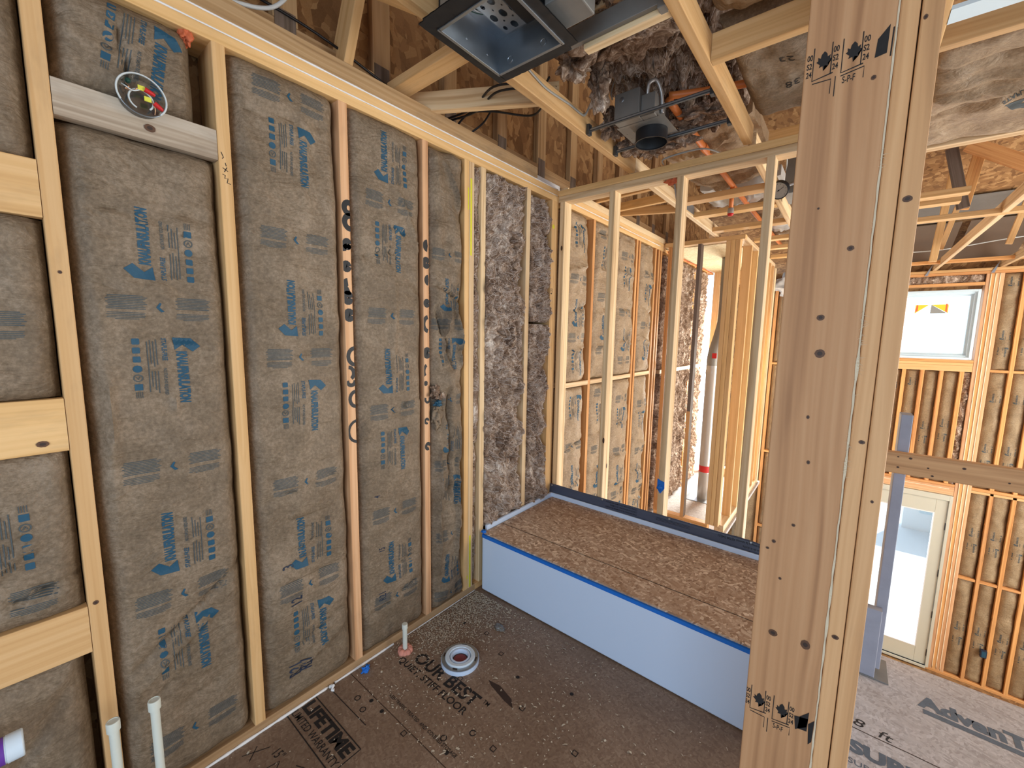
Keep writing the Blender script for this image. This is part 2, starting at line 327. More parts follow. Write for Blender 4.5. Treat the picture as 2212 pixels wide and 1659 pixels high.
def tube(name, pts, rad, mat, parent=None, seg=12, smooth=True, flat=1.0, n=8, ref=(0, 0, 1)):
    bm = bmesh.new(); pp = smooth_path(pts, n) if n > 1 else [Vector(p) for p in pts]
    bm_tube(bm, pp, rad, seg, True, flat, ref); return link(name, from_bm(name, bm), mat, parent, smooth)
def lathe(name, prof, loc, mat, parent=None, seg=40, axis=(0, 0, 1), smooth=True):
    bm = bmesh.new(); rings = []
    for r, z in prof: rings.append([bm.verts.new((r*math.cos(2*math.pi*j/seg), r*math.sin(2*math.pi*j/seg), z)) for j in range(seg)] if r > 1e-6 else [bm.verts.new((0, 0, z))])
    for a, b in zip(rings, rings[1:]):
        for j in range(seg):
            if len(a) == 1 and len(b) == 1: continue
            if len(a) == 1: bm.faces.new((a[0], b[j], b[(j+1) % seg]))
            elif len(b) == 1: bm.faces.new((a[j], b[0], a[(j+1) % seg]))
            else: bm.faces.new((a[j], a[(j+1) % seg], b[(j+1) % seg], b[j]))
    bmesh.ops.recalc_face_normals(bm, faces=bm.faces)
    o = link(name, from_bm(name, bm), mat, None, False)
    if smooth:
        for p in o.data.polygons: p.use_smooth = True
        try: o.data.set_sharp_from_angle(angle=0.6)
        except Exception: pass
    q = Vector(axis).normalized().to_track_quat('Z', 'Y'); mt = q.to_matrix().to_4x4(); mt.translation = Vector(loc); o.matrix_world = mt
    if parent: o.parent = parent; o.matrix_parent_inverse = parent.matrix_basis.inverted()
    return o
# ---------------------------------------------------------------- lettering (flat ink laid on surfaces)
_tc = {}
def text2d(s, size=1.0, cond=1.0, shear=0.0, bold=0.0, align='LEFT'):
    k = (s, bold, align)
    if k not in _tc:
        cu = bpy.data.curves.new('t', 'FONT'); cu.body = s; cu.size = 1.0; cu.offset = bold; cu.align_x = align; cu.resolution_u = 3
        o = bpy.data.objects.new('t', cu); COL.objects.link(o); bpy.context.view_layer.update()
        dg = bpy.context.evaluated_depsgraph_get(); me = o.evaluated_get(dg).to_mesh()
        _tc[k] = ([(v.co.x, v.co.y) for v in me.vertices], [tuple(p.vertices) for p in me.polygons])
        o.evaluated_get(dg).to_mesh_clear(); bpy.data.objects.remove(o); bpy.data.curves.remove(cu)
    vs, fs = _tc[k]
    return ([((x+shear*y)*size*cond, y*size) for x, y in vs], fs)
def fit(g, width):
    xs = [x for x, y in g[0]]; k = width/(max(xs)-min(xs)); x0 = min(xs); return ([((x-x0)*k, y) for x, y in g[0]], g[1])
def poly2d(pts, step=0.012):
    bm = bmesh.new(); f = bm.faces.new([bm.verts.new((x, y, 0)) for x, y in pts]); bmesh.ops.triangulate(bm, faces=[f])
    for _ in range(6):
        es = [e for e in bm.edges if e.calc_length() > step]
        if not es: break
        bmesh.ops.subdivide_edges(bm, edges=es, cuts=1); bmesh.ops.triangulate(bm, faces=bm.faces)
    bm.verts.index_update(); r = ([(v.co.x, v.co.y) for v in bm.verts], [tuple(v.index for v in f.verts) for f in bm.faces]); bm.free(); return r
def strip2d(pts, wd, step=0.01):
    vs, fs = [], []; P = [Vector(p) for p in pts]; Q = []
    for a, b in zip(P, P[1:]):
        n = max(1, int((b-a).length/step)); Q += [a.lerp(b, i/n) for i in range(n)]
    Q.append(P[-1])
    for i, p in enumerate(Q):
        t = (Q[min(i+1, len(Q)-1)]-Q[max(i-1, 0)]); t = t.normalized() if t.length else Vector((1, 0)); n = Vector((-t.y, t.x))*wd/2
        vs += [tuple(p+n), tuple(p-n)]
        if i: fs.append((2*i-2, 2*i-1, 2*i+1, 2*i))
    return vs, fs
def rect2d(u, v, w_, h_): return strip2d([(u-w_/2, v), (u+w_/2, v)], h_)
def rrect2d(u, v, s, r=0.3):
    pts = []
    for sx, sy, a0 in ((1, 1, 0), (-1, 1, 90), (-1, -1, 180), (1, -1, 270)):
        for d in (0, 45, 90):
            a = math.radians(a0+d); pts.append((u+(sx*(1-r)+r*math.cos(a))*s/2, v+(sy*(1-r)+r*math.sin(a))*s/2))
    return (pts, [tuple(range(len(pts)))])
def disc2d(u, v, r, n=16): return ([(u+r*math.cos(2*math.pi*i/n), v+r*math.sin(2*math.pi*i/n)) for i in range(n)], [tuple(range(n))])
def ring2d(u, v, r, wd, n=18): return strip2d([(u+r*math.cos(2*math.pi*i/n), v+r*math.sin(2*math.pi*i/n)) for i in range(n+1)], wd, 9)
def xf(g, rot=0, du=0, dv=0, sc_=1.0):
    c, s = math.cos(rot), math.sin(rot); return ([((x*c-y*s)*sc_+du, (x*s+y*c)*sc_+dv) for x, y in g[0]], g[1])
def join2d(gs):
    vs, fs = [], []
    for g in gs:
        b = len(vs); vs += g[0]; fs += [tuple(i+b for i in f) for f in g[1]]
    return vs, fs
def ink(name, g, fn, mat, parent=None, clip=None):
    """map 2D ink geometry onto a surface point function fn(u, v)"""
    vs = g[0]
    if clip: vs = [(min(max(u, clip[0]), clip[1]), min(max(v, clip[2]), clip[3])) for u, v in vs]
    return link(name, mesh(name, [fn(u, v) for u, v in vs], g[1]), mat, parent)
# ---------------------------------------------------------------- insulation
class Batt:
    def __init__(s, name, label, O, U, V, Nn, uw, vh, mat, seed=0, group=None, bulge=0.018, edge=0.045, wr=0.008, lump=0.0, creases=(), depth=0.08,
                 step=0.012, skew=0.0, pinch=(), ragged=0.0, rip=0.0, parent=None, cat='insulation'):
        s.O, s.U, s.V, s.N = Vector(O), Vector(U), Vector(V), Vector(Nn); s.uw, s.vh = uw, vh
        s.seed, s.bulge, s.edge, s.wr, s.lump, s.cr, s.skew, s.pinch, s.rip, s.ragged = seed, bulge, edge, wr, lump, creases, skew, pinch, rip, ragged
        nu = max(4, int(uw/step)); nv = max(6, int(vh/(step*1.3))); s.nu, s.nv = nu, nv; s.H = [[0]*(nv+1) for _ in range(nu+1)]
        vs, fs = [], []
        for i in range(nu+1):
            for j in range(nv+1):
                u, v = uw*i/nu, vh*j/nv; h = s.raw(u, v); s.H[i][j] = h; uu = u
                if ragged and (i == 0 or i == nu): uu += ragged*noise.noise(Vector((i, v*14, seed*3)))
                vs.append(s.O+s.U*uu+s.V*v+s.N*h)
        idx = lambda i, j: i*(nv+1)+j
        for i in range(nu):
            for j in range(nv): fs.append((idx(i, j), idx(i+1, j), idx(i+1, j+1), idx(i, j+1)))
        bd = [idx(i, 0) for i in range(nu+1)]+[idx(nu, j) for j in range(1, nv+1)]+[idx(i, nv) for i in range(nu-1, -1, -1)]+[idx(0, j) for j in range(nv-1, 0, -1)]
        b0 = len(vs)
        for k in bd:
            p = Vector(vs[k]); hh = (p-s.O).dot(s.N); vs.append(p-s.N*(hh+depth))
        n = len(bd)
        for k in range(n): fs.append((bd[k], b0+k, b0+(k+1) % n, bd[(k+1) % n]))
        fs.append(tuple(range(b0, b0+n))[::-1])
        me = mesh(name, vs, fs); s.ob = link(name, me, mat, parent, True)
        bm = bmesh.new(); bm.from_mesh(me); bmesh.ops.recalc_face_normals(bm, faces=bm.faces); bm.to_mesh(me); bm.free()
        try: me.set_sharp_from_angle(angle=1.2)
        except Exception: pass
        tag(s.ob, label, cat if not parent else None, group)
    def raw(s, u, v):
        uw, vh = s.uw, s.vh; eu = min(u, uw-u)/0.045; ev = min(v, vh-v)/0.05
        pu = 1-max(0, 1-eu)**2; pv = 1-0.5*max(0, 1-ev)**2
        h = -s.edge+(s.edge+s.bulge*math.sin(math.pi*min(max(u/uw, 0), 1)))*pu*pv
        p = Vector((u*7+s.seed*5.3, v*5, s.seed*1.7))
        h += s.wr*(noise.noise(p)*1.6+noise.noise(p*2.7)*0.9+noise.noise(Vector((u*9, v*38, s.seed+9)))*0.35)
        if s.lump:
            q = Vector((u*9+s.seed, v*8, s.seed*2.2))
            h += s.lump*(noise.noise(q)*1.0+(0.5-abs(noise.noise(q*2.1+Vector((3, 1, 2)))))*1.3+noise.noise(q*5)*0.45+noise.noise(q*11)*0.25)
        for (a, b, c, d, am, wd) in s.cr:
            A = Vector((a, b)); B = Vector((c, d)); Pp = Vector((u, v)); ab = B-A; t = max(0, min(1, (Pp-A).dot(ab)/ab.length_squared))
            t2 = t+0.0; dist = (Pp-(A+ab*t2)).length+0.004*noise.noise(Vector((u*20, v*20, 3)))
            h += 2.2*am*math.exp(-(dist/(wd*0.75))**2)*math.sin(math.pi*min(1, max(0.02, t*0.96+0.02)))**0.4
        for (a, b, am, wd) in s.pinch: h += am*math.exp(-(((u-a)**2+(v-b)**2)/wd**2))
        return h
    def pt(s, u, v, off=0.0013):
        uw, vh = s.uw, s.vh; u = min(max(u, 0.0), uw); v = min(max(v, 0.0), vh)
        fu, fv = u/uw*s.nu, v/vh*s.nv; i, j = min(int(fu), s.nu-1), min(int(fv), s.nv-1); a, b = fu-i, fv-j
        h = (s.H[i][j]*(1-a)+s.H[i+1][j]*a)*(1-b)+(s.H[i][j+1]*(1-a)+s.H[i+1][j+1]*a)*b
        return s.O+s.U*u+s.V*v+s.N*(h+off)
    def fibres(s, n, ln=0.05, r=0.0007):
        rd = random.Random(s.seed+99); vs, fs = [], []
        for _ in range(n):
            u, v = rd.random()*s.uw, rd.random()*s.vh; a = rd.random()*6.28; l_ = ln*(0.3+rd.random()); cu = (rd.random()-0.5)*5; b = len(vs)
            for k in range(6):
                t = k/5; pt_ = s.pt(u, v, 0.001+0.010*math.sin(math.pi*t)*rd.random()+0.002)
                side = (s.U*(-math.sin(a))+s.V*math.cos(a))*r*(1-t*0.7)
                vs += [pt_+side, pt_-side]; u += math.cos(a)*l_/5; v += math.sin(a)*l_/5; a += cu/5
                if k: fs.append((b+2*k-2, b+2*k-1, b+2*k+1, b+2*k))
        o = link('loose_fibre', mesh('loose_fibre', vs, fs), 'fibre', s.ob); o['kind'] = 'stuff'; return o
def logo_a():
    """arrow mark with the word running on from it, read from the foot upwards"""
    bold = []
    arrow = poly2d([(-0.046, 0.015), (-0.0245, -0.009), (0.022, -0.012), (0.019, 0.026), (-0.001, 0.010), (-0.026, 0.032)], 0.012)
    bold.append(arrow)
    t = fit(text2d('KNAUFINSULATION', 0.0345, 0.50, 0.10, 0.055), 0.160); bold.append(xf(t, math.pi/2, 0.014, 0.030))
    t = text2d('STAPLE-FREE', 0.0165, 0.72, 0.1, 0.022); bold.append(xf(t, math.pi/2, 0.049, -0.010))
    fine = []
    t = text2d('NO STAPLING REQUIRED', 0.0115, 0.62, 0.1, 0.02); fine.append(xf(t, math.pi/2, 0.049, 0.080))
    for k, (a, b) in enumerate(((-0.006, 0.07), (0.0, 0.075), (-0.004, 0.066), (0.0, 0.15))):
        fine.append(strip2d([(0.062+0.007*k, a), (0.062+0.007*k, b)], 0.0022)); 
        if k < 3: fine.append(strip2d([(0.062+0.007*k, 0.088), (0.062+0.007*k, 0.155-0.01*k)], 0.0022))
    for k in range(3): bold.append(rrect2d(0.108, 0.0+0.026*k, 0.0175))
    bold.append(disc2d(0.108, 0.080, 0.0105)); fine.append(ring2d(0.108, 0.107, 0.0098, 0.0028)); fine.append(strip2d([(0.104, 0.102), (0.108, 0.112), (0.112, 0.103)], 0.0024, 9))
    bold.append(rrect2d(0.108, 0.134, 0.0185, 0.08))
    for k in range(4): fine.append(strip2d([(0.101+0.0045*k, 0.148), (0.101+0.0045*k, 0.166)], 0.0016))
    return join2d(bold), join2d(fine)
LOGO = None
def fine_block(c, full=True):
    b, f = [], []
    for s_, wd, nl in ((-0.075, 0.086, 9), (0.079, 0.086, 8)):
        for k in range(nl): f.append(rect2d(s_+(0.004 if k % 4 == 1 else 0), 0.030-0.0046*k, wd*(0.98 if k % 3 else 0.86), 0.0023))
        for k in range(5): f.append(rect2d(s_-0.002*(k % 2), -0.018-0.0044*k, wd*(0.95 if k < 4 else 0.6), 0.0019))
    b.append(poly2d([(-0.009, 0.000), (0.0, 0.014), (0.004, 0.012), (-0.001, 0.0), (0.010, -0.012), (0.002, -0.014)], 0.02))
    return xf(join2d(b), 0, c[0], c[1]), xf(join2d(f), 0, c[0], c[1])
def print_batt(bt, cu, zA, z0, z1, skip=(), tilt=0.0, scale=1.0, mats=('ink', 'ink_fine')):
    if scale < 0.75: mats = ('ink_fine', 'ink_fine')
    """repeat of the printed pattern; zA is the height of one up-reading mark in the batt's own v"""
    global LOGO
    if LOGO is None: LOGO = logo_a()
    per = 0.91*max(scale, 0.75); k0 = int((z0-zA)//per)-1
    for k in range(k0, int((z1-zA)//per)+2):
        a = zA+k*per
        for kind, dz in (('A', 0), ('F', -0.09), ('B', -0.19), ('G', -0.575)):
            c = a+dz*scale
            if scale < 0.75 and (kind in 'FG' or (k % 2 and kind == 'B')): continue
            if kind in 'AB':
                lo, hi = (c-0.03, c+0.20*scale) if kind == 'A' else (c-0.17*scale, c+0.04)
                if lo < z0+0.01 or hi > z1-0.005 or (kind, k) in skip: continue
                for g, nm_, mt_ in ((LOGO[0], 'printed_lettering', mats[0]), (LOGO[1], 'fine_lettering', mats[1]))[:1 if scale < 0.75 else 2]:
                    ink(nm_, xf(g, (0 if kind == 'A' else math.pi)+tilt, cu+(-0.028 if kind == 'A' else 0.045)*scale, c, scale), bt.pt, mt_, bt.ob)
            else:
                if c-0.05 < z0 or c+0.05 > z1: continue
                b_, f_ = fine_block((0, 0)); ink('printed_arrow', xf(b_, tilt*2, cu, c, scale), bt.pt, mats[0], bt.ob); ink('fine_lettering', xf(f_, tilt*2, cu, c, scale), bt.pt, mats[1], bt.ob)
# ================================================================ SETTING
X, Y, Z = Vector((1, 0, 0)), Vector((0, 1, 0)), Vector((0, 0, 1))
ZT = 2.478
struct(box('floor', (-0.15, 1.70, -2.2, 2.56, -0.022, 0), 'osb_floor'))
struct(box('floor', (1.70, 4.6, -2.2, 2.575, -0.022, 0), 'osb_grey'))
struct(box('floor', (-0.15, 0.78, 4.45, 6.6, -0.52, -0.485), 'osb_grey'))
struct(box('floor', (-0.15, 6.5, 2.0, 8.34, -3.31, -3.27), 'osb_wall'))
# leftover ragged board edge at the drop
struct(box('trim_1', (0.8, 4.6, 2.50, 2.56, -0.32, -0.025), 'darker'))
struct(box('wall_left', (-0.165, -0.15, -2.0, 6.7, -3.3, 3.9), 'osb_wall'))
struct(box('wall_far', (-0.15, 1.93, 8.345, 8.36, -3.3, 2.6), 'osb_wall'))
struct(box('wall_far', (2.90, 6.5, 8.345, 8.36, -3.3, 2.6), 'osb_wall'))
struct(box('wall_far', (1.93, 2.90, 8.345, 8.36, -0.75, 1.27), 'osb_wall'))
struct(box('wall_far', (1.93, 2.90, 8.345, 8.36, 2.20, 2.6), 'osb_wall'))
# roof sheathing: two slopes
def slab(name, pts, t, mat):
    vs = [Vector(p) for p in pts]+[Vector(p)+Vector((0, 0, t)) for p in pts]
    return link(name, mesh(name, vs, [(3, 2, 1, 0), (4, 5, 6, 7), (0, 1, 5, 4), (1, 2, 6, 5), (2, 3, 7, 6), (3, 0, 4, 7)]), mat)
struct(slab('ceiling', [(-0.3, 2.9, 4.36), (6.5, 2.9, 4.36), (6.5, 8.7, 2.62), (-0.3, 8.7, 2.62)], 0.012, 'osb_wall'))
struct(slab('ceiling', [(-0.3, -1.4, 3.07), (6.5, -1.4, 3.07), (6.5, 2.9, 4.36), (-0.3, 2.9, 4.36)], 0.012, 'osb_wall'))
# ground and neighbouring wall outside the door, seen through the glass
struct(box('ground', (-6, 9, 8.4, 26, -3.55, -3.5), 'stucco'))
nb = thing('neighbouring_building', (3.3, 14, -3.5), 'pale building with a window standing outside behind the glass door', 'building')
box('wall', (3.1, 9, 15, 15.3, -3.5, -1.5), 'stucco', nb); wfo = box('window', (3.4, 4.6, 14.94, 15.02, -3.0, -1.75), 'winframe', nb); box('pane', (3.5, 4.5, 14.93, 14.95, -2.9, -1.85), 'lightgrey', wfo)
# ================================================================ LEFT WALL
# plates
lumber('top_plate', (-0.14, 0, -1.5, 4.56, 2.402, 2.440), 'pine', 'lowest board of the long pine top plate on the left wall, resting on the studs', 'framing board')
lumber('top_plate', (-0.14, 0.001, -1.5, 4.56, 2.4405, 2.4785), 'pine', 'middle board of the left wall top plate, between the two white sealant lines', 'framing board')
lumber('top_plate', (-0.14, -0.001, -1.5, 2.20, 2.479, 2.553), 'darker', 'dirty upper board on top of the left wall plate, ending before the partition', 'framing board')
lumber('top_plate', (-0.14, -0.001, 2.56, 4.5, 2.479, 2.53), 'pale', 'pale sunlit upper board on the left wall plate beyond the partition', 'framing board')
def bead(name, pts, r, mat, label, group=None):
    rd = random.Random(len(label)); pp = smooth_path(pts, 6); o = None
    rr = [r*(0.75+0.5*rd.random()) for _ in pp]; bm = bmesh.new(); bm_tube(bm, pp, rr, 8); return tag(link(name, from_bm(name, bm), mat, None, True), label, 'sealant', group)
bead('sealant_bead', [(0.001, -0.9+0.25*i, 2.4400) for i in range(13)]+[(0.001, 2.43, 2.440)], 0.0028, 'sealant', 'lower thin white sealant line along the left wall top plate')
bead('sealant_bead', [(0.001, -0.9+0.25*i, 2.4800) for i in range(13)]+[(0.001, 2.43, 2.480)], 0.0034, 'sealant', 'upper thin white sealant line along the left wall top plate')
bead('sealant_bead', [(0.001, 2.56+0.2*i, 2.4400) for i in range(10)], 0.003, 'sealant', 'white sealant line on the sunlit plate beyond the partition')
bead('sealant_bead', [(0.004, 0.05+0.12*i, 0.004) for i in range(6)]+[(0.004, 0.76, 0.004)], 0.0055, 'sealant', 'white sealant line along the floor at the left wall, nearer stretch')
bead('sealant_bead', [(0.004, 0.79+0.13*i, 0.004) for i in range(3)]+[(0.004, 1.09, 0.004)], 0.0050, 'sealant', 'white sealant line along the floor running up to the short white pipe')
bead('sealant_bead', [(0.004, 1.15+0.13*i, 0.003) for i in range(4)]+[(0.004, 1.66, 0.003)], 0.0024, 'sealant', 'thin white sealant line between the short white pipe and the tub')
bead('sealant_bead', [(0.006, 0.765, 0.002), (0.02, 0.775, 0.012), (0.03, 0.765, 0.004), (0.036, 0.772, 0.002)], 0.006, 'sealant', 'blob of white sealant on the floor where the two sealant lines meet')
lumber('sole_plate', (-0.14, 0, -1.5, 1.66, 0.0, 0.038), 'darker', 'brown bottom plate of the left wall lying on the floor', 'framing board')
lumber('sole_plate', (-0.14, 0, 1.66, 2.45, 0.0, 0.038), 'pine', 'bottom plate of the wall behind the tub end', 'framing board')
SB, ST = 0.038, 2.402
def lstud(y0, y1, mat, label, z0=SB, z1=ST, x0=-0.14, x1=0.0, bow=0.0, group=None):
    return lumber('wall_stud', (x0, x1, y0, y1, z0, z1), mat, label, 'wall stud', group, bow=bow, axis=2)
s1 = lstud(0.092, 0.129, 'pine', 'nearest wall stud at the far left, with three wide blocks nailed on its left')
s2 = lstud(0.483, 0.520, 'pine', 'second wall stud from the left, marked with a thin black scribble near its top')
s3 = lstud(0.892, 0.929, 'pink', 'pinkish wall stud with large black spray paint letters, third from the left')
s4 = lstud(1.296, 1.331, 'pink', 'pinkish wall stud with spray paint marks beside the crumpled insulation, fourth from the left')
s5 = lstud(1.568, 1.602, 'pine', 'left board of the doubled stud with yellow paint just before the tub')
s5b = lstud(1.604, 1.640, 'pale', 'right board of the doubled stud, striped yellow at its top and foot')
s6 = lstud(1.692, 1.730, 'pale', 'narrow stud standing at the front left corner of the tub')
s7 = lstud(2.098, 2.138, 'pale', 'single stud between the two bays of bare brown insulation above the tub')
s8 = lstud(2.372, 2.410, 'pine', 'left board of the corner studs at the back of the tub, with a yellow dot')
s9 = lstud(2.411, 2.449, 'pine', 'right board of the corner studs at the back of the tub, touching the partition')
lstud(-0.32, -0.283, 'pine', 'wall stud left of the three wide blocks at the picture edge')
# blocks in the first bay and the lamp block
def blk(z0, z1, y0, y1, mat, label): return lumber('blocking', (-0.038, -0.001, y0, y1, z0, z1), mat, label, 'blocking')
blk(1.792, 1.932, -0.283, 0.091, 'pine', 'wide wooden block at the left edge, uppermost of three')
b2 = blk(1.187, 1.330, -0.283, 0.091, 'pine', 'wide wooden block at the left edge with a dark ringed knot, middle of three')
blk(0.592, 0.732, -0.283, 0.091, 'pine', 'wide wooden block at the left edge, lowest of three')
lb = blk(2.053, 2.143, 0.130, 0.482, 'grey', 'weathered block between the first two studs carrying the round clear lamp box')
# ink on planar faces
def planef(O, U, V): O, U, V = Vector(O), Vector(U), Vector(V); return lambda u, v: O+U*u+V*v
def knot(par, c, U, V, r, el=1.0, off=0.0008):
    rd = random.Random(int(abs(c[0]*1000+c[2]*777))); Nn = Vector(U).cross(Vector(V)).normalized()
    def ell(k, n=20): return ([(r*k*math.cos(2*math.pi*i/n)*(1+0.12*rd.random()), r*k*el*math.sin(2*math.pi*i/n)*(1+0.12*rd.random())) for i in range(n)], [tuple(range(n))])
    a = ink('knot', ell(1), planef(Vector(c)+Nn*off, U, V), 'knot', par); ink('knot_core', ell(0.5), planef(Vector(c)+Nn*(off+0.0004), U, V), 'mud', a)
knot(b2, (0, 0.045, 1.214), Y, Z, 0.011, 0.7); knot(s1, (0, 0.108, 0.737), Y, Z, 0.006, 1); knot(lb, (0, 0.318, 2.087), Y, Z, 0.012, 0.8); knot(s1, (0, 0.110, 1.66), Y, Z, 0.004, 1)
# black scribble on the second stud
ink('scribble', join2d([strip2d(p, 0.0022, 9) for p in ([(0.004, 0.085), (0.010, 0.07), (0.006, 0.066)], [(0.014, 0.055), (0.016, 0.045)], [(0.006, 0.038), (0.020, 0.030)], [(0.018, 0.042), (0.010, 0.026)], [(0.004, 0.018), (0.012, 0.016), (0.010, 0.006), (0.019, 0.008), (0.016, -0.006), (0.026, -0.008)])]), planef((0.0008, 0.487, 1.995), Y, Z), 'black_ink', s2)
def spray(par, y0, y1, marks):
    gs = []
    for (u, v, r, a0, a1, wd) in marks:
        n = 14; pts = [(u+r*math.cos(math.radians(a0+(a1-a0)*i/n)), v+r*1.15*math.sin(math.radians(a0+(a1-a0)*i/n))) for i in range(n+1)]
        gs.append(strip2d(pts, wd, 0.01))
    w_ = y1-y0; ink('spray_paint_marking', join2d(gs), planef((0.0008, y0, 0), Y, Z), 'spray', par, (0.0006, w_-0.0006, 0, 9))
spray(s3, 0.892, 0.929, [(0.030, 2.01, 0.018, 40, 300, 0.022), (0.034, 1.955, 0.022, 60, 300, 0.022), (0.02, 1.868, 0.012, 0, 360, 0.020), (0.02, 1.845, 0.014, 20, 200, 0.018), (0.014, 1.78, 0.010, 0, 360, 0.024), (0.018, 1.70, 0.016, 90, 300, 0.030), (0.016, 1.655, 0.014, 0, 360, 0.026), (0.02, 1.585, 0.012, 0, 360, 0.028),
    (0.040, 1.415, 0.030, 60, 300, 0.017), (0.010, 1.345, 0.022, -60, 90, 0.016), (0.02, 1.315, 0.018, 180, 360, 0.016), (0.040, 1.235, 0.028, 60, 300, 0.015), (0.042, 1.095, 0.040, 70, 290, 0.012)])
spray(s4, 1.296, 1.331, [(0.026, 1.93, 0.012, 90, 270, 0.03), (0.018, 1.85, 0.014, 0, 360, 0.024), (0.030, 1.77, 0.012, 90, 270, 0.024), (0.02, 1.66, 0.010, 0, 360, 0.02), (0.03, 1.56, 0.03, 100, 260, 0.02), (0.02, 1.42, 0.012, 0, 360, 0.03), (0.03, 1.33, 0.03, 120, 220, 0.016), (0.01, 1.27, 0.006, 0, 360, 0.012), (0.02, 1.19, 0.014, 150, 390, 0.012), (0.014, 1.08, 0.010, 0, 300, 0.012), (0.02, 0.95, 0.012, 0, 300, 0.016)])
for par, y0, rows in ((s5b, 1.6045, ((1.93, 2.32), (0.04, 0.36))), (s5, 1.590, ((2.16, 2.27), (0.1, 0.12)))):
    ink('yellow_paint_marking', join2d([rect2d(0.012 if par is s5b else 0.006, (a+b)/2, 0.014 if par is s5b else 0.008, b-a) for a, b in rows]), planef((0.0008, y0, 0), Y, Z), 'yellow', par)
ink('yellow_dot', disc2d(0.020, 2.235, 0.014), planef((0.0008, 2.372, 0), Y, Z), 'yellow', s8)
ink('stamped_number', xf(text2d('4.22', 0.03, 0.8, 0, 0.005), math.pi/2, 0.026, 1.79), planef((0.0008, 2.372, 0), Y, Z), 'black_ink', s8)
# ---- kraft faced batts of the left wall
def lb_(name, label, y0, y1, z0, z1, mat='kraft', **k):
    return Batt(name, label, (0, y0, z0), Y, Z, X, y1-y0, z1-z0, mat, **k)
B0a = lb_('insulation_batt', 'brown paper faced insulation above the uppermost wide block at the left edge', -0.282, 0.089, 1.935, 2.40, seed=1, bulge=0.0, edge=0.04)
B0b = lb_('insulation_batt', 'brown paper faced insulation between the uppermost and middle wide blocks', -0.282, 0.089, 1.333, 1.789, seed=2, bulge=0.0, edge=0.04)
B0c = lb_('insulation_batt', 'crumpled brown paper insulation between the middle and lowest wide blocks', -0.282, 0.089, 0.735, 1.184, seed=3, bulge=0.0, edge=0.035, wr=0.008, creases=((0.1, 0.02, 0.37, 0.10, -0.012, 0.01), (0.05, 0.06, 0.30, 0.22, 0.012, 0.012)))
B0d = lb_('insulation_batt', 'dark paper insulation below the lowest wide block, pulled away from the stud', -0.282, 0.075, 0.04, 0.589, seed=4, bulge=0.0, edge=0.05, wr=0.009, creases=((0.02, 0.02, 0.34, 0.50, -0.010, 0.02),))
for b_, zz, k in ((B0b, 0.28, 0.5), (B0c, 0.16, 0.5)): print_batt(b_, 0.20, zz, 0, b_.vh)
bay1 = lb_('insulation_batt', 'paper faced insulation bay between first and second studs, below the lamp block', 0.130, 0.481, 0.04, 2.050, seed=5, bulge=0.006, edge=0.055,
    creases=((0.02, 1.80, 0.35, 1.83, -0.007, 0.006), (0.14, 1.80, 0.34, 1.72, -0.004, 0.004), (0.0, 1.43, 0.34, 1.45, -0.004, 0.004), (0.03, 0.42, 0.34, 0.66, -0.012, 0.010), (0.02, 0.34, 0.25, 0.52, 0.008, 0.008), (0.02, 0.28, 0.16, 0.36, -0.008, 0.006), (0.10, 0.22, 0.34, 0.30, -0.006, 0.008), (0.04, 1.05, 0.05, 1.35, 0.008, 0.014), (0.19, 1.22, 0.20, 1.30, 0.006, 0.008)))
print_batt(bay1, 0.176, 0.740-0.02, 0, 2.01)
bay1t = lb_('insulation_batt', 'rounded paper insulation end above the lamp block, with a tilted blue print', 0.130, 0.440, 2.146, 2.398, seed=6, bulge=0.010, edge=0.07, creases=((0.16, 0.0, 0.13, 0.20, -0.012, 0.008), (0.02, 0.16, 0.20, 0.10, -0.008, 0.01)))
bd, fd = logo_a(); bd2, fd2 = xf(bd, math.pi-0.16, 0.235, 0.205, 1.0), xf(fd, math.pi-0.16, 0.235, 0.205, 1.0)
ink('printed_lettering', bd2, bay1t.pt, 'ink', bay1t.ob, (0.0, 0.31, 0.004, 0.248)); ink('fine_lettering', fd2, bay1t.pt, 'ink_fine', bay1t.ob, (0, 0.31, 0.004, 0.248))
bay2 = lb_('insulation_batt', 'paper faced insulation bay between second and third studs, marked R21 and 12 in black', 0.521, 0.890, 0.04, 2.400, seed=7, bulge=0.008, edge=0.050,
    creases=((0.02, 2.20, 0.34, 2.24, -0.008, 0.008), (0.10, 1.93, 0.34, 2.02, -0.006, 0.005), (0.12, 1.83, 0.35, 1.86, -0.005, 0.004), (0.03, 0.84, 0.35, 0.90, -0.006, 0.006), (0.0, 0.74, 0.36, 0.76, -0.006, 0.006), (0.04, 0.60, 0.36, 0.68, -0.007, 0.006), (0.0, 0.50, 0.36, 0.50, -0.006, 0.008), (0.05, 0.20, 0.36, 0.30, -0.009, 0.008), (0.1, 0.12, 0.36, 0.24, 0.008, 0.01)))
print_batt(bay2, 0.186, 0.60-0.04, 0, 2.36)
mk = join2d([xf(text2d('R21', 0.062, 0.62, 0, 0.016), math.pi/2, 0.135, 0.10), xf(text2d('R21', 0.062, 0.62, 0, 0.016), math.pi/2, 0.175, 0.105), xf(text2d('12', 0.062, 0.62, 0, 0.014), math.pi/2, 0.15, 0.40), xf(text2d('3', 0.06, 0.62, 0, 0.014), math.pi/2, 0.125, 0.565)])
ink('handwritten_lettering', mk, bay2.pt, 'blue_black', bay2.ob)
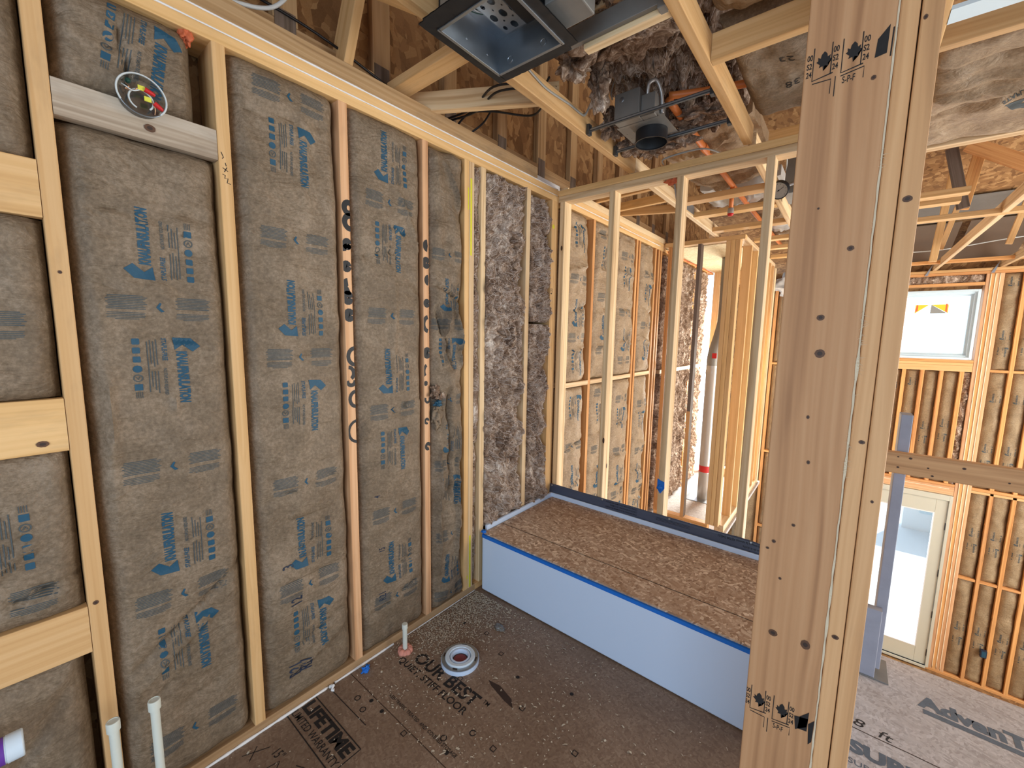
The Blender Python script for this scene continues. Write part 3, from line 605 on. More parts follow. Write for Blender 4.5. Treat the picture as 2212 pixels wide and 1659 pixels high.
bay3 = lb_('insulation_batt', 'paper faced insulation bay between the two spray painted studs', 0.931, 1.294, 0.04, 2.400, seed=8, bulge=0.010, edge=0.040,
    creases=((0.04, 2.22, 0.36, 2.20, -0.006, 0.006), (0.0, 1.78, 0.22, 1.84, -0.010, 0.006), (0.20, 1.84, 0.36, 1.64, -0.010, 0.006), (0.22, 2.10, 0.34, 1.86, 0.008, 0.01), (0.14, 1.12, 0.35, 1.16, -0.009, 0.005), (0.0, 1.0, 0.36, 1.02, -0.006, 0.005), (0.14, 1.95, 0.36, 1.90, -0.008, 0.005), (0.0, 0.52, 0.35, 0.60, -0.006, 0.006), (0.05, 0.36, 0.34, 0.38, -0.008, 0.006), (0.02, 0.16, 0.36, 0.26, -0.009, 0.006), (0.18, 1.2, 0.20, 1.75, 0.006, 0.02)), wr=0.006)
print_batt(bay3, 0.180, 0.345-0.04, 0, 2.33)
ink('handwritten_lettering', join2d([xf(text2d('R21', 0.05, 0.6, 0, 0.012), math.pi/2, 0.12, 0.22), xf(text2d('4', 0.04, 0.6, 0, 0.01), math.pi/2, 0.10, 0.73), xf(text2d('15', 0.04, 0.6, 0, 0.01), math.pi/2, 0.12, 0.46)]), bay3.pt, 'blue_black', bay3.ob)
bay4 = lb_('insulation_batt', 'narrow crumpled paper insulation bay just left of the doubled yellow painted stud', 1.333, 1.566, 0.04, 2.395, seed=9, bulge=0.020, edge=0.035, wr=0.016, step=0.008,
    creases=((0.10, 1.62, 0.08, 1.38, 0.020, 0.010), (0.04, 1.60, 0.14, 1.30, -0.016, 0.010), (0.15, 1.66, 0.20, 1.30, 0.016, 0.012), (0.10, 1.20, 0.12, 0.6, -0.016, 0.012), (0.17, 1.0, 0.15, 0.2, 0.016, 0.012), (0.05, 0.9, 0.04, 0.2, 0.014, 0.010), (0.02, 1.72, 0.21, 1.64, -0.014, 0.010), (0.10, 2.3, 0.20, 2.1, 0.014, 0.012), (0.20, 0.8, 0.20, 0.1, -0.012, 0.012)))
print_batt(bay4, 0.115, 0.14, 0, 2.2, scale=0.8)
# crumpled torn batt and loose paper in bay 4
cr = thing('insulation_scrap', (0.01, 1.35, 1.17), 'small tangle of torn paper, fluff and blue plastic sticking out of the crumpled bay', 'insulation')
def blob(name, c, r, mat, parent, seed, amp=0.4, sq=(1, 1, 1), sub=4):
    bm = bmesh.new(); bmesh.ops.create_icosphere(bm, subdivisions=sub, radius=1)
    for v in bm.verts:
        n_ = noise.noise(v.co*1.7+Vector((seed, 0, 0)))+0.6*noise.noise(v.co*4+Vector((0, seed, 0))); k = r*(1+amp*n_); v.co = Vector((v.co.x*k*sq[0], v.co.y*k*sq[1], v.co.z*k*sq[2]))+Vector(c)
    return link(name, from_bm(name, bm), mat, parent, True)
blob('torn_fluff', (0.015, 1.352, 1.225), 0.022, 'fluff', cr, 3, 0.9, (0.8, 1, 1.2)); blob('torn_fluff', (0.02, 1.385, 1.20), 0.020, 'fluff', cr, 5, 0.9, (0.8, 1.3, 0.8)); blob('blue_plastic', (0.022, 1.365, 1.165), 0.017, 'ink', cr, 6, 0.8, (0.7, 1.2, 0.8)); blob('torn_paper', (0.01, 1.37, 1.10), 0.03, 'kraft', cr, 8, 0.6, (0.5, 1, 1.8))
# ---- bare batts
def flf(name, label, y0, y1, z0, z1, seed, lump=0.028, n=700, **k):
    b = Batt(name, label, (0, y0, z0), Y, Z, X, y1-y0, z1-z0, 'fluff', seed=seed, bulge=k.get('bulge', 0.0), edge=k.get('edge', 0.03), wr=0.004, lump=lump, step=0.009, ragged=0.02, group=k.get('group'))
    if n: b.fibres(n, k.get('ln', 0.06))
    return b
flf('bare_insulation', 'thin strip of bare brown insulation between the yellow painted stud and the narrow stud', 1.642, 1.690, 0.9, 2.39, 11, 0.014, 160)
flf('bare_insulation', 'dark strip of bare insulation low behind the front corner of the tub', 1.642, 1.690, 0.04, 0.89, 12, 0.010, 60, edge=0.06)
flf('bare_insulation', 'tall bay of bare fluffy brown insulation above the tub, the wider one', 1.732, 2.064, 0.37, 2.385, 13, 0.055, 2200)
flf('bare_insulation', 'upper piece of bare fluffy insulation in the narrow bay in the tub corner', 2.145, 2.360, 1.60, 2.375, 14, 0.048, 600)
flf('bare_insulation', 'lower piece of bare fluffy insulation in the narrow bay in the tub corner', 2.145, 2.350, 0.37, 1.585, 15, 0.048, 1000)
# ---- left wall beyond the partition
lumber('sole_plate', (-0.14, 0, 2.55, 4.44, -0.52, -0.482), 'pine', 'bottom plate of the left wall in the stair space beyond the partition', 'framing board')
for i, (y, mt_, nm) in enumerate(((2.945, 'orange', 'first orange stud seen on the left wall beyond the partition'), (3.352, 'orange', 'stud on the left wall hidden behind the partition stud, beyond the tub'), (3.772, 'orange', 'left board of the paired orange studs on the left wall beyond the partition'), (3.835, 'orange', 'right board of the paired orange studs on the left wall beyond the partition'), (4.245, 'orange', 'last single orange stud on the left wall before the closet wall'), (4.335, 'orange', 'orange corner stud on the left wall touching the closet wall, left board'), (4.40, 'orange', 'orange corner stud on the left wall touching the closet wall, right board'))):
    lstud(y, y+0.036, mt_, nm, -0.48, 2.402)
for i, (a, b, nm) in enumerate(((2.55, 2.944, 'horizontal fire block nearest the partition, halfway up the left wall beyond'), (2.982, 3.351, 'second horizontal fire block from the partition on the left wall beyond'), (3.39, 3.771, 'third horizontal fire block from the partition on the left wall beyond'), (3.872, 4.244, 'farthest horizontal fire block on the left wall beyond the partition'))):
    lumber('blocking', (-0.14, 0.0, a, b, 1.126, 1.162), 'pale', nm, 'blocking')
words = ('just past the partition', 'between the first and second orange studs', 'before the paired orange studs', 'next to the closet wall')
for i, (a, b) in enumerate(((2.56, 2.89), (2.985, 3.348), (3.40, 3.765), (3.885, 4.215))):
    for j, (z0, z1, wd) in enumerate(((-0.47, 1.115, 'lower'), (1.172, 2.395, 'upper'))):
        b_ = lb_('insulation_batt', 'wrinkled tan paper insulation, %s piece %s' % (wd, words[i]), a, b, z0, z1, 'kraft_tan', seed=20+i*2+j, bulge=0.02, edge=0.03, wr=0.011, step=0.014,
            creases=[(0.02, 0.2+0.3*q+0.05*i, 0.32, 0.27+0.3*q, (-1)**q*0.012, 0.012) for q in range(4)])
        print_batt(b_, 0.17, (0.80 if j == 0 else 0.42)-0.1*i, 0, b_.vh)
# ================================================================ PARTITION behind the tub
lumber('partition_top_plate', (0.0, 1.75, 2.45, 2.539, 2.402, 2.4395), 'pale', 'lower board of the top plate over the partition behind the tub', 'framing board')
lumber('partition_top_plate', (0.0, 1.75, 2.449, 2.539, 2.440, 2.478), 'pine', 'upper board of the top plate over the partition behind the tub', 'framing board')
lumber('sole_plate', (0.0, 1.62, 2.45, 2.539, 0.0, 0.038), 'pine', 'bottom plate of the partition behind the tub', 'framing board')
for x, mt_, nm in ((0.010, 'pale', 'partition stud in the back left corner of the tub'), (0.370, 'pale', 'second partition stud from the tub corner, standing before the tan insulation'), (0.777, 'pale', 'third partition stud from the tub corner, with a flag of blue tape'), (1.208, 'pale', 'fourth partition stud from the tub corner, just left of the big post'), (1.60, 'pine', 'partition stud hidden behind the big post')):
    st = lumber('partition_stud', (x, x+0.037, 2.451, 2.538, 0.038, 2.402), mt_, nm, 'wall stud', axis=2)
    if 0.7 < x < 0.8: blue = st
bt = thing('tape_flag', (0.79, 2.449, 0.60), 'torn flag of blue painter tape stuck on the third partition stud', 'tape')
link('tape_strip', mesh('tape_strip', [(0.772, 2.449, 0.665), (0.772, 2.449, 0.60), (0.795, 2.440, 0.575), (0.817, 2.446, 0.61), (0.815, 2.446, 0.65), (0.79, 2.447, 0.655), (0.772, 2.4475, 0.665), (0.772, 2.4475, 0.60), (0.795, 2.4385, 0.575), (0.817, 2.4445, 0.61), (0.815, 2.4445, 0.65), (0.79, 2.4455, 0.655)], [(0, 1, 2, 3, 4, 5), (11, 10, 9, 8, 7, 6)]+[(i, (i+1) % 6, 6+(i+1) % 6, 6+i) for i in range(6)]), 'tape', bt)
blob('tape_fold', (0.790, 2.443, 0.61), 0.012, 'tape', bt, 4, 0.6, (1.3, 0.4, 1.2), 3)
def seal(name, c, r, seed, label, mat='foam_red', sq=(1, 1, 1.2)):
    o = thing(name, c, label, 'sealant'); blob('foam_blob', c, r, mat, o, seed, 0.7, sq, 4); return o
seal('foam_sealant', (0.742, 2.485, 2.397), 0.026, 5, 'red foam blob under the partition top plate where a grey cable comes through', sq=(1.2, 1, 0.7))
seal('foam_sealant', (-0.02, 0.425, 2.395), 0.022, 9, 'orange foam blob under the left wall top plate above the lamp box', sq=(0.8, 0.7, 1.3))
tag(tube('cable', [(0.745, 2.50, 2.40), (0.760, 2.52, 2.30), (0.768, 2.545, 2.18), (0.770, 2.55, 2.0), (0.772, 2.55, 1.2)], 0.0065, 'cable_grey', None, 8, flat=0.6), 'grey cable dropping through the partition top plate beside the third stud', 'cable')
# ================================================================ CLOSET WALL beyond (y = 4.45) and wall running back
lumber('closet_top_plate', (0.02, 0.76, 4.45, 4.539, 2.436, 2.478), 'pine', 'top plate over the closet wall at the far end of the stair space', 'framing board')
lumber('sole_plate', (0.06, 0.62, 4.45, 4.539, -0.482, -0.40), 'orange', 'orange bottom plate of the closet wall at the far end of the stair space', 'framing board')
for x0, x1, mt_, nm, dp in ((0.055, 0.093, 'orange', 'closet wall stud touching the left wall', 0.089), (0.105, 0.140, 'pale', 'bright sunlit stud second from the left in the closet wall', 0.089), (0.345, 0.378, 'dark', 'dark grey stained stud in the middle of the closet wall', 0.089),
        (0.600, 0.640, 'pine', 'left board of the three at the closet wall corner', 0.089), (0.641, 0.681, 'pine', 'middle board of the three at the closet wall corner', 0.089), (0.682, 0.722, 'pine', 'right board of the three at the closet wall corner', 0.089)):
    lumber('closet_stud', (x0, x1, 4.452, 4.538, -0.40, 2.435), mt_, nm, 'wall stud', axis=2)
lumber('closet_stud', (0.345, 0.378, 4.448, 4.4515, -0.40, 0.75), 'orange', 'orange strip of board on the foot of the dark closet stud', 'wall stud', axis=2)
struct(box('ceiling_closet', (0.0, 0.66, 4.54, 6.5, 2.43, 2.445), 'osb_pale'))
lumber('hall_top_plate', (0.670, 0.757, 4.54, 6.42, 2.440, 2.478), 'pale', 'top plate of the wall running back from the closet corner, sunlit', 'framing board')
lumber('sole_plate', (0.670, 0.757, 4.54, 6.42, -0.50, -0.41), 'pale', 'bright bottom plate of the wall running back from the closet corner', 'framing board')
for y, nm in ((4.83, 'first stud behind the closet corner in the wall running back'), (5.17, 'second stud behind the closet corner in the wall running back'), (5.62, 'third stud behind the closet corner in the wall running back'), (6.10, 'fourth stud behind the closet corner in the wall running back'), (6.34, 'last stud at the far end of the wall running back')):
    lumber('hall_stud', (0.672, 0.756, y, y+0.038, -0.41, 2.44), 'pine', nm, 'wall stud', axis=2)
# closet interior: left wall with bare insulation, end wall with a window
for y, nm in ((4.86, 'orange stud on the closet left wall, nearest'), (5.60, 'orange stud on the closet left wall, middle'), (6.16, 'orange stud on the closet left wall beside the window')):
    lstud(y, y+0.038, 'orange', nm, -0.48, 2.40)
for y0, y1, nm in ((4.56, 4.85, 'bare insulation on the closet left wall before the nearest orange stud'), (4.91, 5.58, 'bare insulation on the closet left wall between the nearest and middle orange studs'), (5.65, 6.14, 'bare insulation on the closet left wall next to the window')):
    for z0, z1, wd in ((-0.46, 1.10, 'lower piece'), (1.16, 2.38, 'upper piece')):
        flf('bare_insulation', '%s, %s' % (nm, wd), y0, y1, z0, z1, int(y0*10+z1*3), 0.04, 0)
lumber('blocking', (-0.14, 0.0, 4.56, 6.2, 1.105, 1.15), 'pale', 'horizontal fire block halfway up the closet left wall', 'blocking')
lumber('closet_plate', (-0.14, 0.0, 4.55, 6.5, 2.40, 2.43), 'orange', 'plate with orange sealant at the top of the closet left wall', 'framing board')
bead('sealant_bead', [(0.002, 4.6+0.2*i, 2.415) for i in range(10)], 0.006, 'foam_red', 'orange sealant line at the top of the closet left wall')
wdw = struct(thing('window_2', (0.36, 6.5, 0.8), None, None))
for b in ((0.02, 0.10, 6.46, 6.56, -0.48, 2.43), (0.62, 0.76, 6.46, 6.56, -0.48, 2.43), (0.10, 0.62, 6.46, 6.56, 2.25, 2.43), (0.10, 0.62, 6.46, 6.56, -0.48, -0.36)): lumber('window_frame', b, 'pale', parent=wdw)
box('pane', (0.10, 0.62, 6.505, 6.512, -0.36, 2.25), 'glass', wdw)
fl = thing('flue_pipe', (0.335, 5.4, -0.485), 'grey metal flue pipe standing on a square base plate in the closet', 'pipe')
box('base_plate', (0.16, 0.52, 5.22, 5.58, -0.484, -0.478), 'steel', fl)
lathe('pipe', [(0.0, 0), (0.066, 0), (0.066, 0.32), (0.068, 0.33), (0.066, 0.34), (0.066, 1.55), (0.070, 1.56), (0.070, 1.60), (0.066, 1.61), (0.066, 1.66)], (0.335, 5.4, -0.48), 'flue', fl, 28)
lathe('red_collar_label', [(0.0668, 0.34), (0.0672, 0.34), (0.0672, 0.42), (0.0668, 0.42)], (0.335, 5.4, -0.48), 'red', fl, 28)
tube('elbow', [(0.335, 5.4, 1.17), (0.335, 5.4, 1.28), (0.36, 5.38, 1.40), (0.40, 5.36, 1.55), (0.43, 5.36, 1.75), (0.43, 5.36, 2.2), (0.43, 5.36, 2.43)], 0.064, 'steel_mat', fl, 20)
box('warning_sticker', (0.34, 0.39, 5.328, 5.332, 1.27, 1.33), 'red', fl)
# ================================================================ TUB
tub = thing('bathtub', (0.8, 2.07, 0), 'low white bathtub covered with a flake board, blue tape along its front edge', 'bathtub')
bm = bmesh.new()
bm_box(bm, 0.030, 1.535, 1.690, 1.715, 0.006, 0.343, 0.006); link('apron', from_bm('apron', bm), 'white', tub)
bm = bmesh.new(); bm_box(bm, 0.030, 1.535, 1.716, 2.430, 0.30, 0.340, 0.004); link('rim', from_bm('rim', bm), 'white', tub)
bm = bmesh.new(); bm_box(bm, 0.05, 1.50, 1.75, 2.40, 0.02, 0.299, 0.02); link('basin', from_bm('basin', bm), 'white', tub)
bm = bmesh.new(); bm_box(bm, 0.010, 0.028, 1.735, 2.440, 0.30, 0.385, 0.006); link('side_flange', from_bm('side_flange', bm), 'white', tub)
bm = bmesh.new(); bm_box(bm, 0.006, 1.535, 2.420, 2.430, 0.33, 0.386, 0.004); link('back_flange', from_bm('back_flange', bm), 'white', tub)
cov = box('cover_board', (0.034, 1.530, 1.698, 2.418, 0.345, 0.358), 'osb_tub'); tag(cov, 'flake board sheet lying on top of the tub, with a thin dark line along it', 'board')
ink('marked_line', strip2d([(0.04+0.1*i, 1.862+0.001*(i % 2)) for i in range(15)], 0.0035), lambda u, v: Vector((u, v, 0.3588)), 'black_ink', cov)
tp = link('tape_strip', mesh('tape_strip', [(0.030, 1.6885, 0.348), (1.535, 1.6885, 0.348), (1.535, 1.6880, 0.332), (0.030, 1.6880, 0.330), (0.030, 1.700, 0.3495), (1.535, 1.700, 0.3495)], [(3, 2, 1, 0), (0, 1, 5, 4)]), 'tape'); tag(tp, 'long blue tape strip along the top front edge of the tub', 'tape')
blob('tape_corner', (0.032, 1.70, 0.362), 0.012, 'tape', tp, 2, 0.5, (1.4, 1.2, 0.8), 3)
# grey liner strip standing behind the tub
n = 40; vs = []; fs = []
for i in range(n+1):
    x = -0.005+1.60*i/n; hgt = 0.064*(1 if x < 1.30 else max(0.25, 1-(x-1.30)*2.6))+0.002*noise.noise(Vector((x*6, 0, 0)))
    for k, t in enumerate((0, 0.25, 0.5, 0.75, 1.0)): vs.append((x, 2.4315+0.009*t+0.002*noise.noise(Vector((x*5, t*2, 1))), 0.380+hgt*t))
    for k, t in enumerate((1.0, 0.75, 0.5, 0.25, 0)): vs.append((x, 2.4355+0.009*t+0.002*noise.noise(Vector((x*5, t*2, 1))), 0.380+hgt*t))
for i in range(n):
    for k in range(10): fs.append((i*10+k, (i+1)*10+k, (i+1)*10+(k+1) % 10, i*10+(k+1) % 10))
lin = tag(link('vinyl_liner', mesh('vinyl_liner', vs, fs), 'liner', None, True), 'dark grey vinyl strip with upside-down printing standing along the back of the tub', 'liner')
lf = lambda u, v: Vector((u, 2.4303+0.009*min(max(v/0.064, 0), 1)+0.002*noise.noise(Vector((u*5, v/0.064*2, 1))), 0.380+v))
tx = [xf(text2d('Conforme a la norma ASTM D4551', 0.020, 0.80, 0, 0.012), math.pi, 1.36, 0.052), xf(text2d('revestimiento de la base de la ducha', 0.018, 0.78, 0, 0.01), math.pi, 1.46, 0.028),
      xf(text2d('CODIGO NACIONAL DE PLOMERIA DE CANADA', 0.0135, 0.72, 0, 0.01), math.pi, 0.66, 0.056), xf(text2d('CODIGO INTERNACIONAL DE PLOMERIA', 0.0135, 0.72, 0, 0.01), math.pi, 0.66, 0.040), xf(text2d('CODE NATIONAL DE LA PLOMBERIE DU CANADA', 0.0135, 0.70, 0, 0.01), math.pi, 0.66, 0.024)]
for k in range(3): tx.append(strip2d([(0.78, 0.03+0.007*k), (0.98, 0.03+0.007*k)], 0.0018))
ink('liner_print', join2d(tx), lf, 'liner_ink', lin)
for i, x in enumerate((0.02, 0.42, 0.86, 1.29)):
    tag(lathe('screw', [(0, 0.004), (0.003, 0.004), (0.006, 0.002), (0.007, 0), (0, 0)], (x, 2.434, 0.436), 'steel', None, 12, (0, -1, 0.3)), ('shiny screw at the left end of the grey liner', 'shiny screw in the grey liner, second from the left', 'shiny screw in the grey liner, second from the right', 'shiny screw near the right end of the grey liner')[i], 'screw')
# ================================================================ FLOOR MARKS, SHAVINGS
flo = [o for o in bpy.data.objects if o.name == 'floor'][0]; flg = bpy.data.objects['floor.001']
ff = lambda u, v: Vector((u, v, 0.0008))
g = [xf(fit(text2d('OUR BEST', 0.086, 0.86, 0, 0.026), 0.390), 0, 0.152, 1.092), xf(text2d('TM', 0.026, 0.9, 0, 0.006), 0, 0.556, 1.135), xf(fit(text2d('QUIET, STIFF FLOOR', 0.046, 0.94, 0, 0.014), 0.435), 0, 0.103, 1.042),
     xf(fit(text2d('LIFETIME', 0.068, 1.02, 0, 0.045), 0.322), 0, 0.014, 0.648), xf(fit(text2d('LIMITED WARRANTY', 0.040, 0.90, 0, 0.004), 0.325), 0, 0.012, 0.606),
     strip2d([(0.000, 0.707), (0.350, 0.707), (0.350, 0.592), (0.000, 0.592), (0.000, 0.707)], 0.004), strip2d([(0.02, 0.765), (0.28, 0.770)], 0.003),
     xf(text2d('KEEP TRAFFIC  TREATED  AND  COVERED STORAGE', 0.020, 0.86, 0, 0.010), 0, 0.235, 0.905), xf(text2d('15"', 0.045, 0.8, 0.1, 0.0), 0.1, 0.115, 0.49),
     strip2d([(0.16, 0.46), (0.17, 0.50), (0.20, 0.47), (0.21, 0.50), (0.24, 0.48)], 0.003), strip2d([(0.23, 0.53), (0.26, 0.545), (0.27, 0.53)], 0.003), strip2d([(0.05, 0.42), (0.09, 0.50)], 0.003), strip2d([(0.09, 0.43), (0.05, 0.47)], 0.003), strip2d([(0.12, 0.40), (0.14, 0.44), (0.17, 0.41)], 0.003)]
rd = random.Random(3)
for (u, v, k) in ((0.145, 0.815, 'r'), (0.21, 0.80, 'r'), (0.20, 0.845, 'd'), (0.275, 0.845, 'd'), (0.42, 0.845, 'q'), (0.40, 1.16, 'q'), (0.30, 1.44, 'q'), (0.445, 1.385, 'q'), (0.59, 1.33, 'd'), (0.70, 1.22, 'q'), (0.72, 1.02, 'q'), (0.62, 1.015, 'r'), (0.96, 1.20, 'q'), (0.95, 1.09, 'd'), (1.12, 1.20, 'd'), (0.82, 1.41, 'd'), (0.60, 0.90, 'd'), (0.55, 0.93, 'r'), (0.16, 1.42, 'd')):
    g.append(ring2d(u, v, 0.011, 0.004) if k == 'r' else disc2d(u, v, 0.009, 7) if k == 'd' else strip2d([(u-0.009, v-0.009), (u+0.009, v-0.009), (u+0.009, v+0.009), (u-0.009, v+0.009), (u-0.009, v-0.009)], 0.004))
ink('floor_lettering', join2d(g), ff, 'black_ink', flo)
ink('board_seam', join2d([strip2d([(0.0+0.1*i, 0.862+0.0006*(i % 2)) for i in range(17)], 0.0028), strip2d([(0.02, 1.32), (0.14, 1.315)], 0.002)]), lambda u, v: Vector((u, v, 0.0005)), 'mud', flo)
ink('floor_stain', join2d([poly2d([(0.50, 1.235), (0.56, 1.245), (0.64, 1.225), (0.67, 1.195), (0.62, 1.20), (0.53, 1.22)], 0.03), poly2d([(0.62, 0.70), (0.66, 0.72), (0.65, 0.68)], 0.05)]), lambda u, v: Vector((u, v, 0.0006)), 'mud', flo)
g = [xf(fit(text2d('AdvanTech', 0.098, 0.95, 0.0, 0.055), 0.44), -0.04, 1.960, 2.310), strip2d([(1.975, 2.282), (2.2, 2.272), (2.62, 2.255)], 0.026), xf(fit(text2d('SUBFLOOR', 0.080, 1.0, 0, 0.055), 0.46), -0.02, 1.735, 1.875), xf(fit(text2d('SUBFLOOR PANEL', 0.035, 1.0, 0, 0.0), 0.30), -0.02, 1.735, 1.815)]
ink('floor_lettering', join2d(g), ff, 'faded_ink', flg)
ink('handwritten_lettering', xf(text2d('8  ft', 0.06, 1.2, 0.2, 0.0), -0.1, 1.745, 2.02), ff, 'black_ink', flg)
ink('board_seam', join2d([strip2d([(1.71+0.1*i, 2.00-0.002*(i % 2)) for i in range(25)], 0.004), strip2d([(1.71+0.1*i, 1.78) for i in range(25)], 0.003)]), lambda u, v: Vector((u, v, 0.0005)), 'mud', flg)
vs, fs = [], []; rd = random.Random(11)
def chip(x, y, s, zz=0.0):
    a = rd.random()*6.28; l_ = s*(0.6+rd.random()*1.2); wd = s*(0.3+0.4*rd.random()); b = len(vs); c_, s_ = math.cos(a), math.sin(a); lift = s*0.5*rd.random()
    for k, (u, v, h) in enumerate(((-l_, -wd, 0.001), (0, -wd, 0.001+lift), (l_, -wd*0.7, 0.001), (l_, wd*0.7, 0.0014), (0, wd, 0.0018+lift), (-l_, wd, 0.0014))): vs.append((x+u*c_-v*s_, y+u*s_+v*c_, zz+h+0.0008))
    fs.extend([(b, b+1, b+4, b+5), (b+1, b+2, b+3, b+4)])
for _ in range(4300):
    t = rd.random()
    if t < 0.52: x = abs(rd.gauss(0, 0.16))+0.012; y = 1.66-abs(rd.gauss(0, 0.20))
    elif t < 0.72: x = abs(rd.gauss(0.10, 0.10)); y = rd.gauss(1.27, 0.09)
    elif t < 0.88: x = 0.1+rd.random()*0.8; y = 0.85+rd.random()*0.8
    else: x = 0.02+rd.random()*1.4; y = 0.2+rd.random()*1.45
    if y > 1.68 or y < -0.5 or x < 0.01: continue
    chip(x, y, 0.0020+0.0026*rd.random()**2)
for _ in range(60): chip(0.05+rd.random()*1.3, 0.3+rd.random()*1.3, 0.007)
sh = tag(link('wood_shavings', mesh('wood_shavings', vs, fs), 'chips'), 'pale wood shavings and sawdust scattered on the brown floor between the wall and the tub', 'wood shavings', None, 'stuff')
vs, fs = [], []
for _ in range(500): chip(0.05+rd.random()*1.45, 1.71+rd.random()*0.69, 0.003, 0.358)
tag(link('wood_shavings', mesh('wood_shavings', vs, fs), 'chips'), 'few pale wood shavings scattered on the board covering the tub', 'wood shavings', None, 'stuff')
rk = thing('dirt_clod', (0.325, 1.51, 0.0), 'small grey lump of dirt on the floor near the left end of the tub', 'debris'); blob('lump', (0.325, 1.51, 0.006), 0.016, 'steel_mat', rk, 3, 0.5, (2.0, 1.1, 0.4))
bw = thing('blue_scrap', (0.045, 0.92, 0.0), 'small crumpled blue scrap on the floor beside the left wall sealant line', 'debris'); blob('scrap', (0.045, 0.915, 0.010), 0.014, 'tape', bw, 3, 1.0, (1, 1, 0.8))
# toilet flange
tf = thing('toilet_flange', (0.328, 1.228, 0), 'white toilet flange with a metal ring set in the floor', 'pipe fitting')
C0 = (0.328, 1.228, 0)
lathe('base_ring', [(0.06, 0), (0.088, 0), (0.0885, 0.012), (0.088, 0.020), (0.06, 0.020)], C0, 'white', tf, 48)
lathe('metal_ring', [(0.060, 0.0205), (0.086, 0.0205), (0.086, 0.0235), (0.084, 0.0245), (0.078, 0.0235), (0.060, 0.0245)], C0, 'steel', tf, 48)
lathe('inner_ring', [(0.048, 0.02), (0.069, 0.02), (0.069, 0.028), (0.066, 0.0315), (0.052, 0.0315), (0.049, 0.028), (0.047, 0.012)], C0, 'pvc', tf, 48)
lathe('socket', [(0.0475, 0.0), (0.0475, 0.024), (0.045, 0.030), (0.038, 0.030), (0.0365, 0.024), (0.0365, 0.008)], C0, 'white', tf, 40)
lathe('test_cap', [(0.0, 0.010), (0.0365, 0.010), (0.0365, 0.008)], C0, 'mud', tf, 32)
lb2 = lathe('cap_label', [(0.0, 0.0112), (0.030, 0.0112)], C0, 'label', tf, 24, smooth=False)
for a in (0.5, 2.1, 3.7, 5.2):
    ink('bolt_slot', xf(rect2d(0, 0, 0.022, 0.007), a+1.57, 0.0745*math.cos(a), 0.0745*math.sin(a)), lambda u, v: Vector((0.328+u, 1.228+v, 0.0252)), 'mud', tf)
# short water pipe with foam collar
wp = thing('water_pipe', (0.083, 1.10, 0), 'short capped cream water pipe rising from a pink foam collar beside the toilet flange', 'pipe')
lathe('pipe', [(0.011, 0), (0.011, 0.124), (0.0, 0.124)], (0.083, 1.10, 0), 'cpvc', wp, 20); lathe('cap', [(0.0115, 0.118), (0.0135, 0.119), (0.0135, 0.140), (0.0125, 0.1425), (0.009, 0.143), (0.0, 0.1425)], (0.083, 1.10, 0), 'cpvc', wp, 20)
bm = bmesh.new(); 
for k in range(9):
    a = k*0.698; r0 = bmesh.ops.create_icosphere(bm, subdivisions=3, radius=0.0125+0.004*rd.random())
    for v in r0['verts']: v.co += Vector((0.083+0.022*math.cos(a), 1.10+0.022*math.sin(a), 0.006)); v.co += v.normal*0.0 if False else Vector((0, 0, 0))
link('foam_collar', from_bm('foam_collar', bm), 'foam', wp, True)
for (x, y, zt, nm) in ((0.100, 0.197, 0.424, 'tall capped cream water pipe before the first wall stud, the right one of two'), (0.100, 0.108, 0.424, 'tall capped cream water pipe before the first wall stud, the left one of two')):
    p = thing('water_pipe', (x, y, 0), nm, 'pipe')
    lathe('pipe', [(0.0111, 0), (0.0111, zt-0.02), (0.0, zt-0.02)], (x, y, 0), 'cpvc', p, 24)
    lathe('cap', [(0.0113, zt-0.030), (0.0150, zt-0.029), (0.0152, zt-0.004), (0.0142, zt), (0.0115, zt+0.0005), (0.0112, zt-0.001), (0.0, zt-0.001)], (x, y, 0), 'cpvc', p, 24)
dp = thing('drain_pipe', (0.10, -0.3, 0.49), 'white plastic drain pipe end with a purple primer band at the left edge', 'pipe')
lathe('pipe', [(0.0, -0.6), (0.0302, -0.6), (0.0302, -0.026)], (0.10, -0.05, 0.492), 'pvc', dp, 36, (0, 1, 0)); lathe('primer_band', [(0.0304, -0.056), (0.0312, -0.0555), (0.0312, -0.029), (0.0304, -0.0285)], (0.10, -0.05, 0.492), 'purple', dp, 36, (0, 1, 0))
lathe('end_cap', [(0.0304, -0.026), (0.0320, -0.0255), (0.0320, 0.0), (0.030, 0.002), (0.0, 0.002)], (0.10, -0.05, 0.492), 'pvc', dp, 36, (0, 1, 0))
tube('drain_riser', [(0.10, -0.64, 0.492), (0.10, -0.66, 0.47), (0.10, -0.66, 0.0)], 0.03, 'pvc', dp, 24, n=4)
# ================================================================ LAMP BOX
lx = thing('ceiling_box', (0.0, 0.300, 2.155), 'round clear plastic lamp box with red wire nuts and yellow tabs on the weathered block', 'electrical box')
ax = (1, 0, 0.0); c = (0.0, 0.300, 2.155)
lathe('box_shell', [(0.0, 0.002), (0.046, 0.002), (0.049, 0.006), (0.051, 0.034), (0.054, 0.036), (0.054, 0.039), (0.0495, 0.039), (0.048, 0.008), (0.0, 0.006)], c, 'clear', lx, 40, ax)
lathe('back_disc', [(0.0, -0.0), (0.047, 0.0), (0.047, 0.0015), (0.0, 0.0015)], c, 'dark', lx, 32, ax)
tube('rim', [(0.037, 0.300+0.0525*math.cos(a*math.pi/12), 2.155+0.0525*math.sin(a*math.pi/12)) for a in range(-3, 15)], 0.0024, 'cable', lx, 8)
tube('rim_clear', [(0.037, 0.300+0.0525*math.cos(a*math.pi/12), 2.155+0.0525*math.sin(a*math.pi/12)) for a in range(13, 24)], 0.0018, 'steel', lx, 8)
